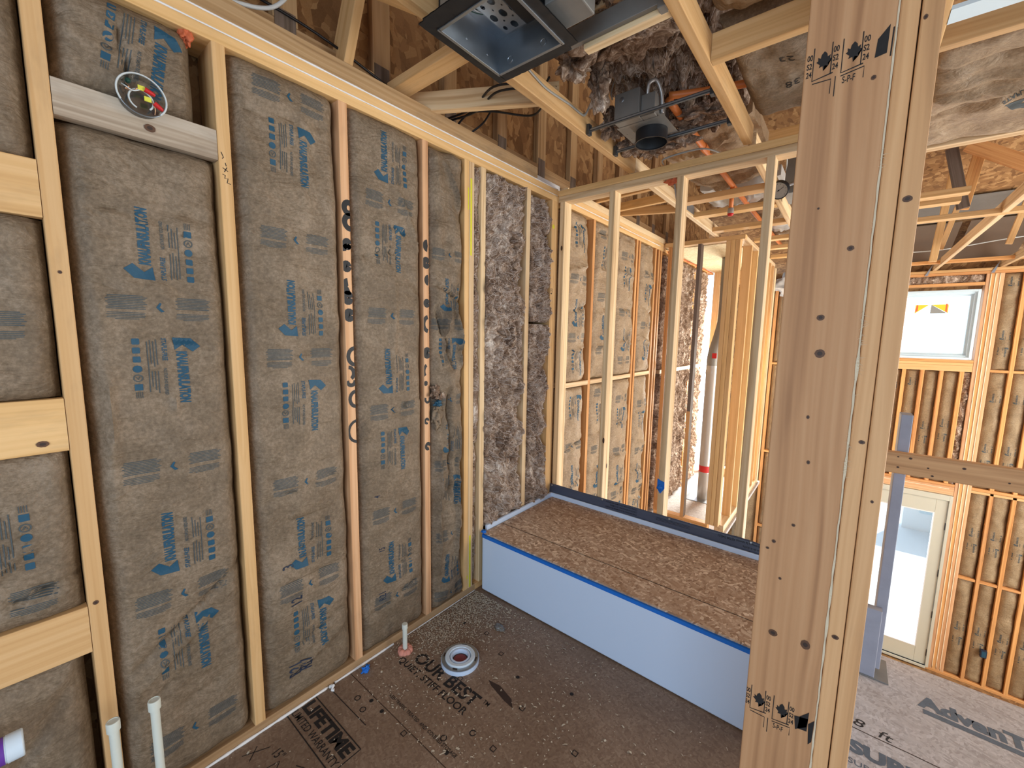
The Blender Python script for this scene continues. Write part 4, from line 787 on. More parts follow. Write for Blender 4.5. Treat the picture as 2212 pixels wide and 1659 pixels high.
tube('bracket_loop', [(0.022, 0.300+0.026*math.cos(a*math.pi/8+2), 2.148-0.026*math.sin(a*math.pi/8+2)) for a in range(14)], 0.0022, 'cable', lx, 8)
for (dy, dz, ey, ez) in ((0.006, 0.020, 0.030, 0.012), (0.018, -0.004, 0.046, -0.022)):
    lathe('wire_nut', [(0.0, 0.0), (0.0042, 0.001), (0.0062, 0.010), (0.0068, 0.024), (0.0, 0.024)], (0.033, 0.300+ey, 2.155+ez), 'red', lx, 14, (0, dy-ey, dz-ez))
    o = box('wire_tab', (0.030, 0.034, 0.300+dy-0.013, 0.300+dy+0.002, 2.155+dz-0.006, 2.155+dz+0.006), 'yellow_plastic', lx)
blob('green_screw', (0.022, 0.275, 2.188), 0.006, 'green', lx, 3, 0.3)
tube('bare_wire', [(0.02, 0.27, 2.18), (0.03, 0.275, 2.170), (0.026, 0.268, 2.163), (0.03, 0.285, 2.165), (0.032, 0.292, 2.172)], 0.0014, 'copper', lx, 6)
tube('white_wire', [(0.018, 0.262, 2.176), (0.03, 0.268, 2.168), (0.032, 0.283, 2.162), (0.032, 0.30, 2.172)], 0.0016, 'cable', lx, 6)
tube('bare_wire', [(0.033, 0.32, 2.148), (0.028, 0.328, 2.135), (0.02, 0.328, 2.12)], 0.0012, 'copper', lx, 6)
# ================================================================ POST
po = thing('built_up_post', (1.58, 1.12, 0), 'thick post of three boards in the foreground, stamped twice and splintered along its edges', 'post')
pm = lumber('wide_board', (1.484, 1.6225, 1.100, 1.138, 0.0, 2.60), 'post', parent=po, axis=2)
pa = lumber('edge_board', (1.6245, 1.6530, 1.104, 1.24, 0.0, 2.60), 'post', parent=po, axis=2, bow=0.0012)
pb = lumber('edge_board', (1.6560, 1.6865, 1.102, 1.24, 0.0, 2.60), 'post', parent=po, axis=2, bow=-0.0010)
for (x, z, r, e) in ((1.592, 1.703, 0.0055, 0.9), (1.555, 1.565, 0.0065, 0.9), (1.560, 1.489, 0.0085, 1.0), (1.527, 0.826, 0.0085, 0.9), (1.590, 0.828, 0.0085, 1.2), (1.560, 1.25, 0.0030, 1.4), (1.551, 1.35, 0.0028, 1.4), (1.53, 0.965, 0.003, 1), (1.545, 1.10, 0.0035, 1), (1.511, 1.05, 0.004, 1), (1.532, 1.79, 0.0022, 1), (1.598, 2.02, 0.004, 1), (1.50, 1.03, 0.0035, 0.8)):
    knot(pm, (x, 1.100, z), X, Z, r, e)
knot(pb, (1.668, 1.102, 1.785), X, Z, 0.007, 0.8); knot(pb, (1.662, 1.102, 2.10), X, Z, 0.003, 1.4); knot(pa, (1.645, 1.104, 1.31), X, Z, 0.005, 0.8); knot(pa, (1.64, 1.104, 0.87), X, Z, 0.006, 0.8); knot(pb, (1.672, 1.102, 1.19), X, Z, 0.0025, 1.2)
def leaf(u, v, s): return xf(poly2d([(0, -1), (0.12, -0.45), (0.6, -0.55), (0.5, -0.25), (1.0, 0.1), (0.75, 0.2), (0.8, 0.55), (0.45, 0.4), (0.35, 0.75), (0, 1.05), (-0.35, 0.75), (-0.45, 0.4), (-0.8, 0.55), (-0.75, 0.2), (-1.0, 0.1), (-0.5, -0.25), (-0.6, -0.55), (-0.12, -0.45)], 9), 0, u, v, s)
def stamp(u0, v0, flip=1):
    return [([(u0+(x-u0)*1.02, v0+(y-v0)*1.45) for x, y in q[0]], q[1]) for q in stamp0(u0, v0, flip)]
def stamp0(u0, v0, flip):
    g = []
    for k, du in enumerate((0.026, 0.072)):
        g += [leaf(u0+du, v0, 0.0125), strip2d([(u0+du-0.017, v0+0.021), (u0+du-0.017, v0-0.022), (u0+du+0.016, v0-0.018)], 0.0017, 9)]
        g += [xf(text2d(t, 0.0105, 0.9, 0, 0.02), 0, u0+du+0.014, v0-0.014+0.011*q) for q, t in enumerate(('24', 'S2', '00'))]
        g += [strip2d([(u0+du+0.012, v0+0.022), (u0+du+0.012, v0-0.018)], 0.0017, 9)]
    g += [xf(text2d(t, 0.0105, 0.9, 0, 0.02), 0, u0-0.002, v0-0.016+0.011*q) for q, t in enumerate(('24', 'S2', '00'))]
    g += [xf(text2d('S-P-F', 0.012, 0.8, 0, 0.01), 0, u0+0.058, v0-0.036), strip2d([(u0+0.01, v0-0.026), (u0+0.04, v0-0.026), (u0+0.04, v0-0.045)], 0.0013, 9), strip2d([(u0+0.055, v0-0.026), (u0+0.09, v0-0.022), (u0+0.09, v0-0.036)], 0.0013, 9), strip2d([(u0+0.047, v0-0.024), (u0+0.047, v0-0.05)], 0.0015, 9)]
    g += [poly2d([(u0+0.104, v0-0.016), (u0+0.121, v0-0.014), (u0+0.122, v0+0.02), (u0+0.106, v0+0.006)], 9)] if flip > 0 else []
    return g
ink('grade_stamp', join2d(stamp(0.006, 2.078)+[strip2d([(0.135, 2.05), (0.136, 2.10)], 0.0022, 9)]), planef((1.484, 1.0992, 0), X, Z), 'black_ink', pm, (0.001, 0.1375, 0, 3))
ink('grade_stamp', join2d(stamp(0.002, 0.640)+[poly2d([(0.104, 0.612), (0.124, 0.630), (0.126, 0.652), (0.100, 0.645)], 9), poly2d([(0.127, 0.640), (0.1375, 0.655), (0.136, 0.60), (0.130, 0.59)], 9)]), planef((1.484, 1.0992, 0), X, Z), 'black_ink', pm, (0.001, 0.1375, 0, 3))
# splintered bright edge
vs, fs = [], []; rd = random.Random(5)
for i in range(260):
    z = 0.1+2.4*i/260; x = 1.6235+0.0008*noise.noise(Vector((z*30, 0, 0))); wd = 0.0026+0.0034*abs(noise.noise(Vector((z*14, 2, 0))))*(1.5 if z < 1.5 else 0.7); b = len(vs)
    vs += [(x-wd/2, 1.0985, z), (x+wd/2, 1.0975, z)]
    if i: fs.append((b-2, b-1, b+1, b))
for i in range(110):
    z = 0.3+2.2*rd.random()**0.9 if i < 30 else rd.choice((1.47, 1.52, 1.56, 1.30, 1.255, 1.87))+rd.gauss(0, 0.010); x = 1.6235; a = rd.choice((1, 1, -0.5)); ln = 0.003+0.009*rd.random(); b = len(vs); dz = ln*(rd.random()*1.6-0.9)
    for k in range(5): vs += [(x+a*ln*k/4, 1.0975-0.0012*k, z+dz*(k/4)**1.6), (x+a*ln*k/4, 1.0973-0.0012*k, z+dz*(k/4)**1.6+0.0007*(1-k/5))]
    fs += [(b+2*k, b+2*k+2, b+2*k+3, b+2*k+1) for k in range(4)]
link('splintered_edge', mesh('splintered_edge', vs, fs), 'chipwood', po)
# ================================================================ RAILING
ra = thing('guard_rail_post', (1.815, 2.40, 0), 'grey painted upright of the temporary railing with a wider board nailed at its foot', 'railing post')
lumber('upright', (1.803, 1.841, 2.402, 2.49, 0.03, 1.205), 'lightgrey', parent=ra, axis=2)
lumber('foot_board', (1.768, 1.823, 2.362, 2.40, 0.006, 0.325), 'lightgrey', parent=ra, axis=2)
gr = lumber('guard_rail', (1.70, 4.4, 2.362, 2.400, 0.957, 1.047), 'post', 'weathered horizontal rail board crossing in front of the great room', 'railing')
for i, (x, z) in enumerate(((1.807, 1.03), (1.81, 0.985), (1.845, 1.03), (1.90, 1.00), (1.915, 0.97), (2.0, 1.02), (2.12, 0.99), (2.22, 1.01))): knot(gr, (x, 2.362, z), X, Z, 0.0035+0.001*(i % 3), 0.8)
box('base_plate', (1.750, 1.872, 2.357, 2.53, 0.0, 0.006), 'steel_mat', ra, 0.001)
# ================================================================ FAR WALL (great room, y = 8.2)
YF = 8.2
def fw_(x0, x1, z0, z1, mat, label, name='wall_stud', cat='wall stud', group=None, y0=YF, y1=8.34, axis=None):
    return lumber(name, (x0, x1, y0, y1, z0, z1), mat, label, cat, group, axis=axis)
fw_(0.0, 6.4, 2.402, 2.440, 'orange', 'lower board of the long top plate over the far great room wall', 'top_plate', 'framing board')
fw_(0.0, 6.4, 2.441, 2.478, 'pine', 'upper board of the long top plate over the far great room wall', 'top_plate', 'framing board')
fw_(0.3, 6.4, -3.27, -3.232, 'orange', 'bottom plate at the foot of the far great room wall', 'sole_plate', 'framing board')
for k, (x, nm) in enumerate(((2.902, 'first of the four stacked posts right of the far window and door'), (2.942, 'second of the four stacked posts right of the far window and door'), (2.982, 'third of the four stacked posts right of the far window and door'), (3.022, 'fourth of the four stacked posts, next to the right hand insulation'))):
    fw_(x, x+0.038, -3.232, 2.402, 'pink' if k != 1 else 'orange', nm, axis=2)
for k in range(3):
    bead('sealant_bead', [(2.941+0.04*k, 8.197, -3.2+0.35*i) for i in range(17)], 0.0045, 'sealant_cream', ('left', 'middle', 'right')[k]+' cream sealant line on the four stacked posts beside the far door')
# window opening
fw_(1.90, 2.90, 2.262, 2.300, 'orange', 'orange board over the far window', 'window_header', 'framing board')
fw_(1.86, 1.90, -0.48, 2.402, 'orange', 'stud left of the far window', axis=2)
fw_(1.90, 2.90, 1.232, 1.268, 'orange', 'upper board under the far window', 'window_sill_board', 'framing board')
fw_(1.90, 2.90, 1.194, 1.231, 'pine', 'middle board under the far window', 'window_sill_board', 'framing board')
fw_(1.90, 2.90, 1.110, 1.193, 'pine', 'lowest and widest board under the far window', 'window_sill_board', 'framing board')
fb = Batt('bare_insulation', 'strip of bare brown insulation over the far window', (1.91, YF+0.02, 2.302), X, Z, -Y, 0.985, 0.098, 'fluff', seed=70, bulge=0, edge=0.02, lump=0.03, step=0.012, cat='insulation')
for i, (x, nm) in enumerate(((2.018, 'leftmost'), (2.216, 'second from the left'), (2.405, 'third from the left'), (2.595, 'fourth from the left'), (2.790, 'rightmost'))):
    fw_(x, x+0.042, -0.46, 1.110, 'orange', 'short orange stud between the far window and the door, %s of five' % nm, axis=2)
for i, (a, b, nm) in enumerate(((1.91, 2.016, 'beside the left edge of the rail opening'), (2.062, 2.214, 'behind the grey railing upright, left one'), (2.262, 2.403, 'second from the right upright'), (2.451, 2.593, 'in the middle between window and door'), (2.641, 2.788, 'next to the bare fluffy strip'))):
    b_ = Batt('insulation_batt', 'golden paper insulation strip under the far window, '+nm, (a, YF+0.045, -0.46), X, Z, -Y, b-a, 1.56, 'kraft_gold', seed=80+i, bulge=0.012, edge=0.022, wr=0.006, step=0.02)
    print_batt(b_, 0.07, 0.55+0.06*i, 0, 1.5, scale=0.55)
flb = Batt('bare_insulation', 'bare fluffy insulation strip between the short studs and the four stacked posts', (2.834, YF+0.03, -0.46), X, Z, -Y, 0.066, 1.56, 'fluff', seed=90, bulge=0, edge=0.02, lump=0.03, step=0.012)
fw_(1.90, 2.90, -0.500, -0.462, 'orange', 'orange plate at the foot of the short studs above the far door', 'header_board', 'framing board')
fw_(1.90, 2.90, -0.62, -0.502, 'pink', 'deep header board above the far glass door', 'header_board', 'framing board')
bead('sealant_bead', [(1.95+0.15*i, 8.196, -0.53) for i in range(7)], 0.005, 'sealant_cream', 'cream sealant line across the header above the far door')
# right bays
lows = [(3.230, 3.266), (3.430, 3.468), (3.632, 3.670), (3.834, 3.872)]
highs = [(3.222, 3.262), (3.425, 3.465), (3.63, 3.67), (3.834, 3.872)]
prev = 3.060; nm4 = ('first', 'second', 'third', 'fourth')
for i, ((a, b), (c, d)) in enumerate(zip(highs, lows)):
    fw_(a, b, -0.46, 2.402, 'orange', 'upper stud %s to the right of the four stacked posts' % nm4[i], axis=2)
    fw_(c, d, -3.232, -0.50, 'orange', 'lower stud %s to the right of the four stacked posts' % nm4[i], axis=2)
    for (z0, z1, wd, off) in ((1.155, 2.395, 'top', 0), (-0.455, 1.115, 'middle', 1), (-1.74, -0.505, 'lower', 2), (-3.228, -1.78, 'lowest', 3)):
        bb_ = Batt('insulation_batt', 'brown paper insulation right of the four stacked posts, %s piece of the %s bay' % (wd, nm4[i]), (prev+0.002, YF+0.035, z0), X, Z, -Y, a-prev-0.004, z1-z0, 'kraft_gold', seed=100+i*4+off, bulge=0.012, edge=0.022, wr=0.010, step=0.02)
        print_batt(bb_, 0.08, 0.4+0.1*off, 0, z1-z0, scale=0.6)
    for (z0, z1, wd) in ((1.118, 1.152, 'upper'), (-1.776, -1.743, 'lower')): lumber('blocking', (prev, a, YF, 8.34, z0, z1), 'orange', '%s horizontal fire block in the %s bay right of the stacked posts' % (wd, nm4[i]), 'blocking')
    prev = b
fw_(3.06, 6.4, -0.498, -0.462, 'orange', 'horizontal plate halfway up the far wall, right of the stacked posts', 'floor_plate', 'framing board')
fw_(3.06, 6.4, -0.535, -0.5, 'pine', 'lower board of the horizontal plate halfway up the far wall', 'floor_plate', 'framing board')
ob_ = thing('outlet_box', (3.40, 8.16, -2.95), 'small blue outlet box on the far wall near the floor', 'electrical box'); box('box_shell', (3.365, 3.425, 8.15, 8.2, -2.79, -2.69), 'blue_black', ob_, 0.003); box('box_opening', (3.375, 3.415, 8.147, 8.151, -2.78, -2.70), 'ink', ob_)
# left part of the far wall seen past the hall studs
for x, nm in ((0.56, 'orange stud of the far wall seen just right of the hall studs'), (0.92, 'stud of the far wall hidden behind the big post, left one'), (1.32, 'stud of the far wall hidden behind the big post, right one')):
    fw_(x, x+0.04, -3.2, 2.30, 'orange', nm, axis=2)
fw_(0.5, 1.86, 2.30, 2.40, 'orange', 'orange header board of the far wall seen between the hall studs and the big post', 'header_board', 'framing board')
for i, (z0, z1, wd) in enumerate(((1.12, 2.29, 'topmost'), (-0.40, 1.08, 'second'), (-1.75, -0.46, 'third'), (-3.2, -1.8, 'lowest'))):
    b_ = Batt('insulation_batt', 'golden paper insulation of the far wall beside the big post, %s piece' % wd, (0.605, YF+0.04, z0), X, Z, -Y, 0.31, z1-z0, 'kraft_gold', seed=140+i, bulge=0.03, edge=0.03, wr=0.008, step=0.02); print_batt(b_, 0.15, 0.5, 0, z1-z0, scale=0.7)
    lumber('blocking', (0.60, 0.92, YF, 8.34, z0-0.037, z0-0.003), 'orange', 'fire block of the far wall beside the big post, under the %s insulation piece' % wd, 'blocking')
lb3 = Batt('insulation_batt', 'paper insulation of the far wall left of the orange stud by the hall', (0.2, YF+0.04, -3.2), X, Z, -Y, 0.355, 5.5, 'kraft_gold', seed=150, bulge=0.03, edge=0.03, step=0.03)
for k, (x0_, x1_, nm) in enumerate(((0.962, 1.318, 'between the two studs behind the big post'), (1.362, 1.858, 'just left of the far window and door'))):
    Batt('insulation_batt', 'tall golden paper insulation of the far wall '+nm, (x0_, YF+0.04, -3.2), X, Z, -Y, x1_-x0_, 5.49, 'kraft_gold', seed=160+k, bulge=0.02, edge=0.03, wr=0.01, step=0.03)
# window
wn1 = struct(thing('window_1', (2.4, 8.2, 1.7), None, None))
wx0, wx1, wz0, wz1 = 1.935, 2.873, 1.275, 2.205
for t, y0, y1 in ((0.030, 8.165, 8.20), (0.055, 8.19, 8.24), (0.080, 8.22, 8.27)):
    q = t-0.03
    for b in ((wx0+q, wx0+t, y0, y1, wz0+q, wz1-q), (wx1-t, wx1-q, y0, y1, wz0+q, wz1-q), (wx0+t, wx1-t, y0, y1, wz0+q, wz0+t), (wx0+t, wx1-t, y0, y1, wz1-t, wz1-q)): box('window_frame', b, 'winframe', wn1, 0.003)
pn = box('pane', (wx0+0.08, wx1-0.08, 8.245, 8.25, wz0+0.08, wz1-0.08), 'glass', wn1)
pf = lambda u, v: Vector((u, 8.2435, v))
for nm, pts, mt_ in (('sticker', [(2.27, 1.90), (2.27, 2.02), (2.41, 2.02)], 'sticker_yellow'), ('sticker', [(2.43, 2.02), (2.60, 2.02), (2.60, 1.90)], 'sticker_yellow'), ('sticker', [(2.43, 2.02), (2.59, 1.90), (2.425, 1.90)], 'sticker_grey'), ('sticker', [(2.272, 1.915), (2.285, 2.02), (2.298, 2.02), (2.298, 1.94)], 'sticker_red'), ('sticker', [(2.572, 1.92), (2.572, 2.03), (2.588, 2.03), (2.590, 1.91)], 'sticker_red')):
    ink(nm, (pts, [tuple(range(len(pts)))]), (lambda u, v, k=0.0008*(mt_ == 'sticker_red'): Vector((u, 8.2435-k, v))), mt_, wn1)
# door
dr = struct(thing('door_1', (2.4, 8.2, -3.24), None, None))
for b in ((2.868, 2.900, 8.175, 8.30, -3.235, -0.625), (1.93, 1.962, 8.175, 8.30, -3.235, -0.625), (1.962, 2.868, 8.175, 8.30, -0.700, -0.625)): box('door_frame', b, 'door', dr, 0.003)
box('door_stile', (2.745, 2.864, 8.195, 8.24, -3.215, -0.705), 'door', dr, 0.003); box('door_stile', (1.966, 2.085, 8.195, 8.24, -3.215, -0.705), 'door', dr, 0.003)
box('door_rail', (2.086, 2.744, 8.195, 8.24, -3.215, -2.98), 'door', dr, 0.003); box('door_rail', (2.086, 2.744, 8.195, 8.24, -0.90, -0.705), 'door', dr, 0.003)
box('glass_pane', (2.086, 2.744, 8.215, 8.22, -2.98, -0.90), 'glass', dr)
for b in ((2.732, 2.744, 8.19, 8.214, -2.98, -0.90), (2.086, 2.098, 8.19, 8.214, -2.98, -0.90), (2.098, 2.732, 8.19, 8.214, -2.98, -2.965), (2.098, 2.732, 8.19, 8.214, -0.915, -0.90)): box('glazing_bead', b, 'sealant', dr)
box('threshold', (1.962, 2.868, 8.17, 8.26, -3.245, -3.222), 'black', dr); box('threshold_strip', (1.962, 2.868, 8.15, 8.17, -3.245, -3.215), 'door', dr)
for i, z in enumerate((-1.08, -1.78, -2.42, -3.02)): box('hinge', (2.858, 2.874, 8.185, 8.198, z-0.05, z+0.05), 'steel_dark', dr, 0.002)
# ================================================================ CEILING FRAMING
def chord(x, y0, y1, mat, label, z0=ZT+0.001): return lumber('ceiling_joist', (x, x+0.038, y0, y1, z0, z0+0.089), mat, label, 'ceiling joist')
chord(0.492, -0.9, 2.449, 'pine', 'ceiling joist running from the fan box to the partition, left one')
chord(0.492, 2.452, 4.53, 'pale', 'sunlit ceiling joist beyond the partition with a nail plate on its side')
chord(1.102, -0.9, 2.44, 'pine', 'ceiling joist running to the partition, right of the recessed light')
chord(1.102, 2.53, 6.3, 'pale', 'pale ceiling joist beyond the partition, beside the pressure gauge')
chord(1.712, -0.9, 8.3, 'pine', 'ceiling joist hidden behind the big post')
chord(2.393, 2.9, 8.3, 'pale', 'pale grey ceiling joist running up to the far wall over the window')
chord(3.010, 2.9, 8.3, 'pale', 'pale ceiling joist at the right edge running to the far wall')
chord(3.62, 2.9, 8.3, 'pale', 'ceiling joist right of the picture edge in the great room')
box_np = tag(box('nail_plate', (0.5305, 0.5325, 3.30, 3.62, ZT+0.02, ZT+0.085), 'steel'), 'grey toothed metal plate on the side of the sunlit joist', 'nail plate')
for (x, nm) in ((2.393, 'left'), (3.010, 'right')):
    tag(link('joist_tie', mesh('joist_tie', [(x-0.003, 8.193, 2.57), (x-0.003, 8.215, 2.57), (x-0.045, 8.193, 2.41), (x-0.075, 8.193, 2.41), (x-0.005, 8.191, 2.57), (x-0.077, 8.191, 2.41), (x-0.047, 8.191, 2.41)], [(0, 1, 2, 3), (4, 5, 6)]), 'steel'), '%s metal tie where a joist meets the far wall plate' % nm, 'metal tie')
def xb(x0, x1, y, z, mat, label, h=0.038, d=0.089): return lumber('ceiling_block', (x0, x1, y, y+d, z, z+h), mat, label, 'ceiling block')
def xv(x0, x1, y, z, mat, label): return lumber('ceiling_block', (x0, x1, y, y+0.038, z, z+0.089), mat, label, 'ceiling block')
xv(1.141, 1.711, 1.65, ZT+0.002, 'pine', 'block between the right joist and the big post, under dark insulation')
lumber('ceiling_block', (0.531, 1.101, 1.47, 1.56, 2.70, 2.738), 'pale', 'pale board high among the brown insulation behind the fan box', 'ceiling block')
xb(0.531, 1.101, 3.20, ZT+0.002, 'pine', 'ceiling block beyond the partition nearest, over the sprinkler pipe')
xb(0.531, 1.101, 3.62, ZT+0.002, 'pine', 'ceiling block beyond the partition just behind the sprinkler head')
xb(0.531, 1.101, 4.20, ZT+0.002, 'pine', 'ceiling block just before the closet wall')
xb(0.760, 1.101, 4.86, ZT+0.002, 'pine', 'ceiling block past the closet wall corner')
xb(0.760, 1.101, 5.35, ZT+0.002, 'pine', 'fifth ceiling block back in the hall ceiling')
xb(0.760, 1.101, 5.95, ZT+0.002, 'pine', 'farthest ceiling block in the hall ceiling')
for y, nm in ((2.80, 'nearest'), (3.10, 'middle'), (3.42, 'farthest')):
    lumber_seg('ceiling_block', (-0.09, y+0.22*(nm != 'farthest'), 2.57), (0.491, y, 2.51), 0.038, 0.06, 'pine', 'thin brace from the gable to the sunlit joist beyond the partition, %s of three' % nm, 'ceiling block')
# great room cross boards
xv(1.75, 4.2, 2.030, ZT, 'pine', 'deep cross board at the top right corner above the paper insulation')
tag(link('drywall_strip', mesh('drywall_strip', [(1.75, 1.83, 2.478), (4.2, 1.83, 2.478), (4.2, 1.905, 2.478), (1.75, 1.905, 2.478), (1.75, 1.83, 2.49), (4.2, 1.83, 2.49), (4.2, 1.905, 2.49), (1.75, 1.905, 2.49)], [(3, 2, 1, 0), (4, 5, 6, 7), (0, 1, 5, 4), (1, 2, 6, 5), (2, 3, 7, 6), (3, 0, 4, 7)]), 'winframe'), 'pale bluish white strip at the very top right corner', 'board')
xb(1.75, 4.2, 3.02, ZT, 'pale', 'pale cross board along the lower edge of the paper ceiling insulation at the right', 0.038, 0.06)
xb(1.75, 4.2, 4.80, ZT, 'pine', 'long cross board under the roof boards in the great room', 0.038, 0.089)
xb(1.75, 2.12, 4.02, ZT, 'pine', 'short cross board stub right of the big post, nearer one')
xb(1.75, 2.12, 4.34, ZT+0.02, 'pine', 'short cross board stub right of the big post, farther one')
xb(1.75, 4.2, 7.60, ZT+0.02, 'orange', 'cross board near the far wall top plate', 0.038, 0.089)
kb = Batt('insulation_batt', 'wrinkled paper faced insulation in the ceiling at the upper right', (1.74, 2.075, ZT+0.005), X, Y, -Z, 2.4, 0.94, 'kraft_tan', seed=200, bulge=0.01, edge=0.04, wr=0.012, step=0.015,
    creases=((0.02, 0.15, 0.5, 0.22, -0.015, 0.03), (0.02, 0.35, 0.4, 0.42, 0.015, 0.03), (0.02, 0.55, 0.35, 0.52, -0.012, 0.03), (0.0, 0.28, 0.6, 0.30, 0.012, 0.02)))
bd3, fd3 = logo_a(); ink('printed_lettering', xf(bd3, -math.pi/2-0.4, 0.30, 0.62, 1.6), kb.pt, 'ink_fine', kb.ob, (0, 2.4, 0.02, 0.92))
# truss webs in the great room attic
for i, (p, q, w_, mt_, nm) in enumerate((((2.20, 6.0, 3.38), (2.335, 6.0, 2.80), 0.089, 'dark', 'dark upright truss web in the great room attic'), ((2.41, 6.1, 3.36), (2.335, 6.04, 2.80), 0.089, 'orange', 'tan truss web just right of the dark one'), ((2.27, 6.3, 3.32), (2.20, 6.3, 2.35), 0.06, 'pine', 'pale slanting truss web left of the dark one'),
    ((2.30, 5.9, 3.36), (2.85, 5.9, 2.98), 0.12, 'orange', 'wide orange truss board sloping down to the right'), ((2.42, 6.95, 3.10), (2.31, 6.95, 2.57), 0.05, 'pine', 'narrow pale web near the far wall, left one'), ((2.93, 6.95, 3.10), (2.83, 6.95, 2.57), 0.05, 'pine', 'narrow pale web near the far wall, right one'))):
    lumber_seg('truss_web', p, q, 0.038, w_, mt_, nm, 'truss web', upv=(1, 0, 0.05))
for i, (x, nm) in enumerate(((2.25, 'left'), (2.86, 'right'))):
    tag(slab('vent_baffle', [(x-0.27, 7.44, 2.95), (x+0.27, 7.44, 2.95), (x+0.27, 8.30, 2.62), (x-0.27, 8.30, 2.62)], 0.006, 'baffle'), '%s dark brown vent baffle under the roof above the far window' % nm, 'vent baffle')
bt_ = slab('grey_sheet', [(1.75, 6.92, 3.12), (3.9, 6.92, 3.12), (3.9, 7.42, 2.97), (1.75, 7.42, 2.97)], 0.006, 'steel_mat'); tag(bt_, 'grey sheet under the roof slope above the baffles', 'sheet')
tag(tube('cable', [(1.72, 7.4, 2.66), (2.3, 7.4, 2.63), (2.9, 7.4, 2.70), (3.5, 7.4, 2.75)], 0.006, 'cable', None, 8), 'thin white cable strung under the baffles in front of the far wall', 'cable')
# ---- gable end over the left wall
lumber('gable_plate', (-0.14, -0.10, -1.5, 6.4, ZT+0.08, ZT+0.16), 'darker', 'bottom board of the gable truss above the left wall plate', 'framing board')
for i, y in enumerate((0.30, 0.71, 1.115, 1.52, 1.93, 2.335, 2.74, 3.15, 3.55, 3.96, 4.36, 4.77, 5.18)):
    g = lumber('gable_stud', (-0.138, -0.100, y, y+0.089, ZT+0.161, 3.4+0.3*min(y, 5-y)), 'darker', 'flat gable stud against the roof end sheathing, ' + ('nearest the top left corner', 'second from the top left corner', 'left of the fan box', 'behind the fan box braces', 'behind the black cables', 'above the white board end', 'just before the partition plate', 'first beyond the partition', 'second beyond the partition', 'third beyond the partition', 'fourth beyond the partition', 'fifth beyond the partition', 'farthest beyond the partition')[i], 'gable stud', axis=2)
    box('nail_plate', (-0.0995, -0.098, y+0.005, y+0.08, ZT+0.09, ZT+0.20), 'dark', g)
struct(box('gable_sheathing', (-0.149, -0.139, -1.5, 6.4, ZT, 4.4), 'osb_wall')).name = 'trim_2'
lumber('gable_tie', (-0.14, -0.06, 2.215, 2.55, 2.50, 2.545), 'sealant', 'white board end lying between the plates at the partition corner', 'framing board')
# boards near fan box
lumber_seg('brace_board', (-0.085, 1.215, 2.595), (0.46, 1.245, 2.63), 0.085, 0.04, 'pine', 'brace board running from the gable to the fan box', 'brace', upv=(0, 0, 1))
lumber_seg('brace_board', (-0.10, 1.31, 2.585), (0.49, 1.68, 2.60), 0.038, 0.085, 'pale', 'pale rough edged board just below the brace, behind the black cables', 'brace', upv=(0, 0, 1))
lumber_seg('brace_board', (-0.09, 0.955, 2.56), (0.02, 1.04, 3.15), 0.038, 0.12, 'pine', 'wide board standing at the gable left of the fan box', 'brace', upv=(1, 0, 0))
lumber_seg('brace_board', (0.29, 0.70, 2.62), (0.45, 1.04, 2.60), 0.10, 0.04, 'pine', 'short board running out from the top left corner of the fan box', 'brace', upv=(0, 0, 1))
# ---- fan box
fb = thing('fan_box', (0.68, 1.07, 2.44), 'open galvanised metal fan box with a black taped rim, hanging in the ceiling', 'fan housing')
x0, x1, y0, y1, z0, z1 = 0.548, 0.812, 0.928, 1.205, 2.440, 2.552
for nm_, b in (('side_panel', (x0, x0+0.0015, y0, y1, z0, z1)), ('side_panel', (x1-0.0015, x1, y0, y1, z0, z1)), ('side_panel', (x0, x1, y0, y0+0.0015, z0, z1)), ('side_panel', (x0, x1, y1-0.0015, y1, z0, z1)), ('top_panel', (x0, x1, y0, y1, z1, z1+0.0015))): box(nm_, b, 'steel', fb)
for b in ((x0-0.006, x0+0.004, y0-0.006, y1+0.006, z0-0.002, z0+0.002), (x1-0.004, x1+0.006, y0-0.006, y1+0.006, z0-0.002, z0+0.002), (x0, x1, y0-0.006, y0+0.004, z0-0.002, z0+0.002), (x0, x1, y1-0.004, y1+0.006, z0-0.002, z0+0.002)): box('lip', b, 'steel', fb, 0.0008)
for i, (a, b) in enumerate((((x0-0.035, x0-0.004), (y0-0.055, y1+0.045)), ((x1+0.004, x1+0.042), (y0-0.055, y1+0.03)), ((x0-0.01, x1+0.01), (y0-0.06, y0-0.004)), ((x0-0.01, x1+0.01), (y1+0.004, y1+0.045)))):
    vs, fs = [], []; nx, ny = (4, 30) if a[1]-a[0] < 0.1 else (30, 4)
    for zz in (0, 0.003):
        for p in range(nx+1):
            for q in range(ny+1): vs.append((a[0]+(a[1]-a[0])*p/nx, b[0]+(b[1]-b[0])*q/ny, z0+0.001+zz+0.0022*noise.noise(Vector((p*0.6+i*9, q*0.6, 3)))))
    k = (nx+1)*(ny+1)
    for p in range(nx):
        for q in range(ny):
            a0 = p*(ny+1)+q; fs.append((a0, a0+1, a0+ny+2, a0+ny+1)); fs.append((k+a0, k+a0+ny+1, k+a0+ny+2, k+a0+1))
    link('taped_rim', mesh('taped_rim', vs, fs), 'foil', fb, True)
for b in ((x0-0.006, x0-0.001, y0, y1, z0+0.002, z1), (x1+0.001, x1+0.006, y0, y1, z0+0.002, z1), (x0, x1, y1+0.001, y1+0.006, z0+0.002, z1)): box('outer_wrap', b, 'foil', fb)
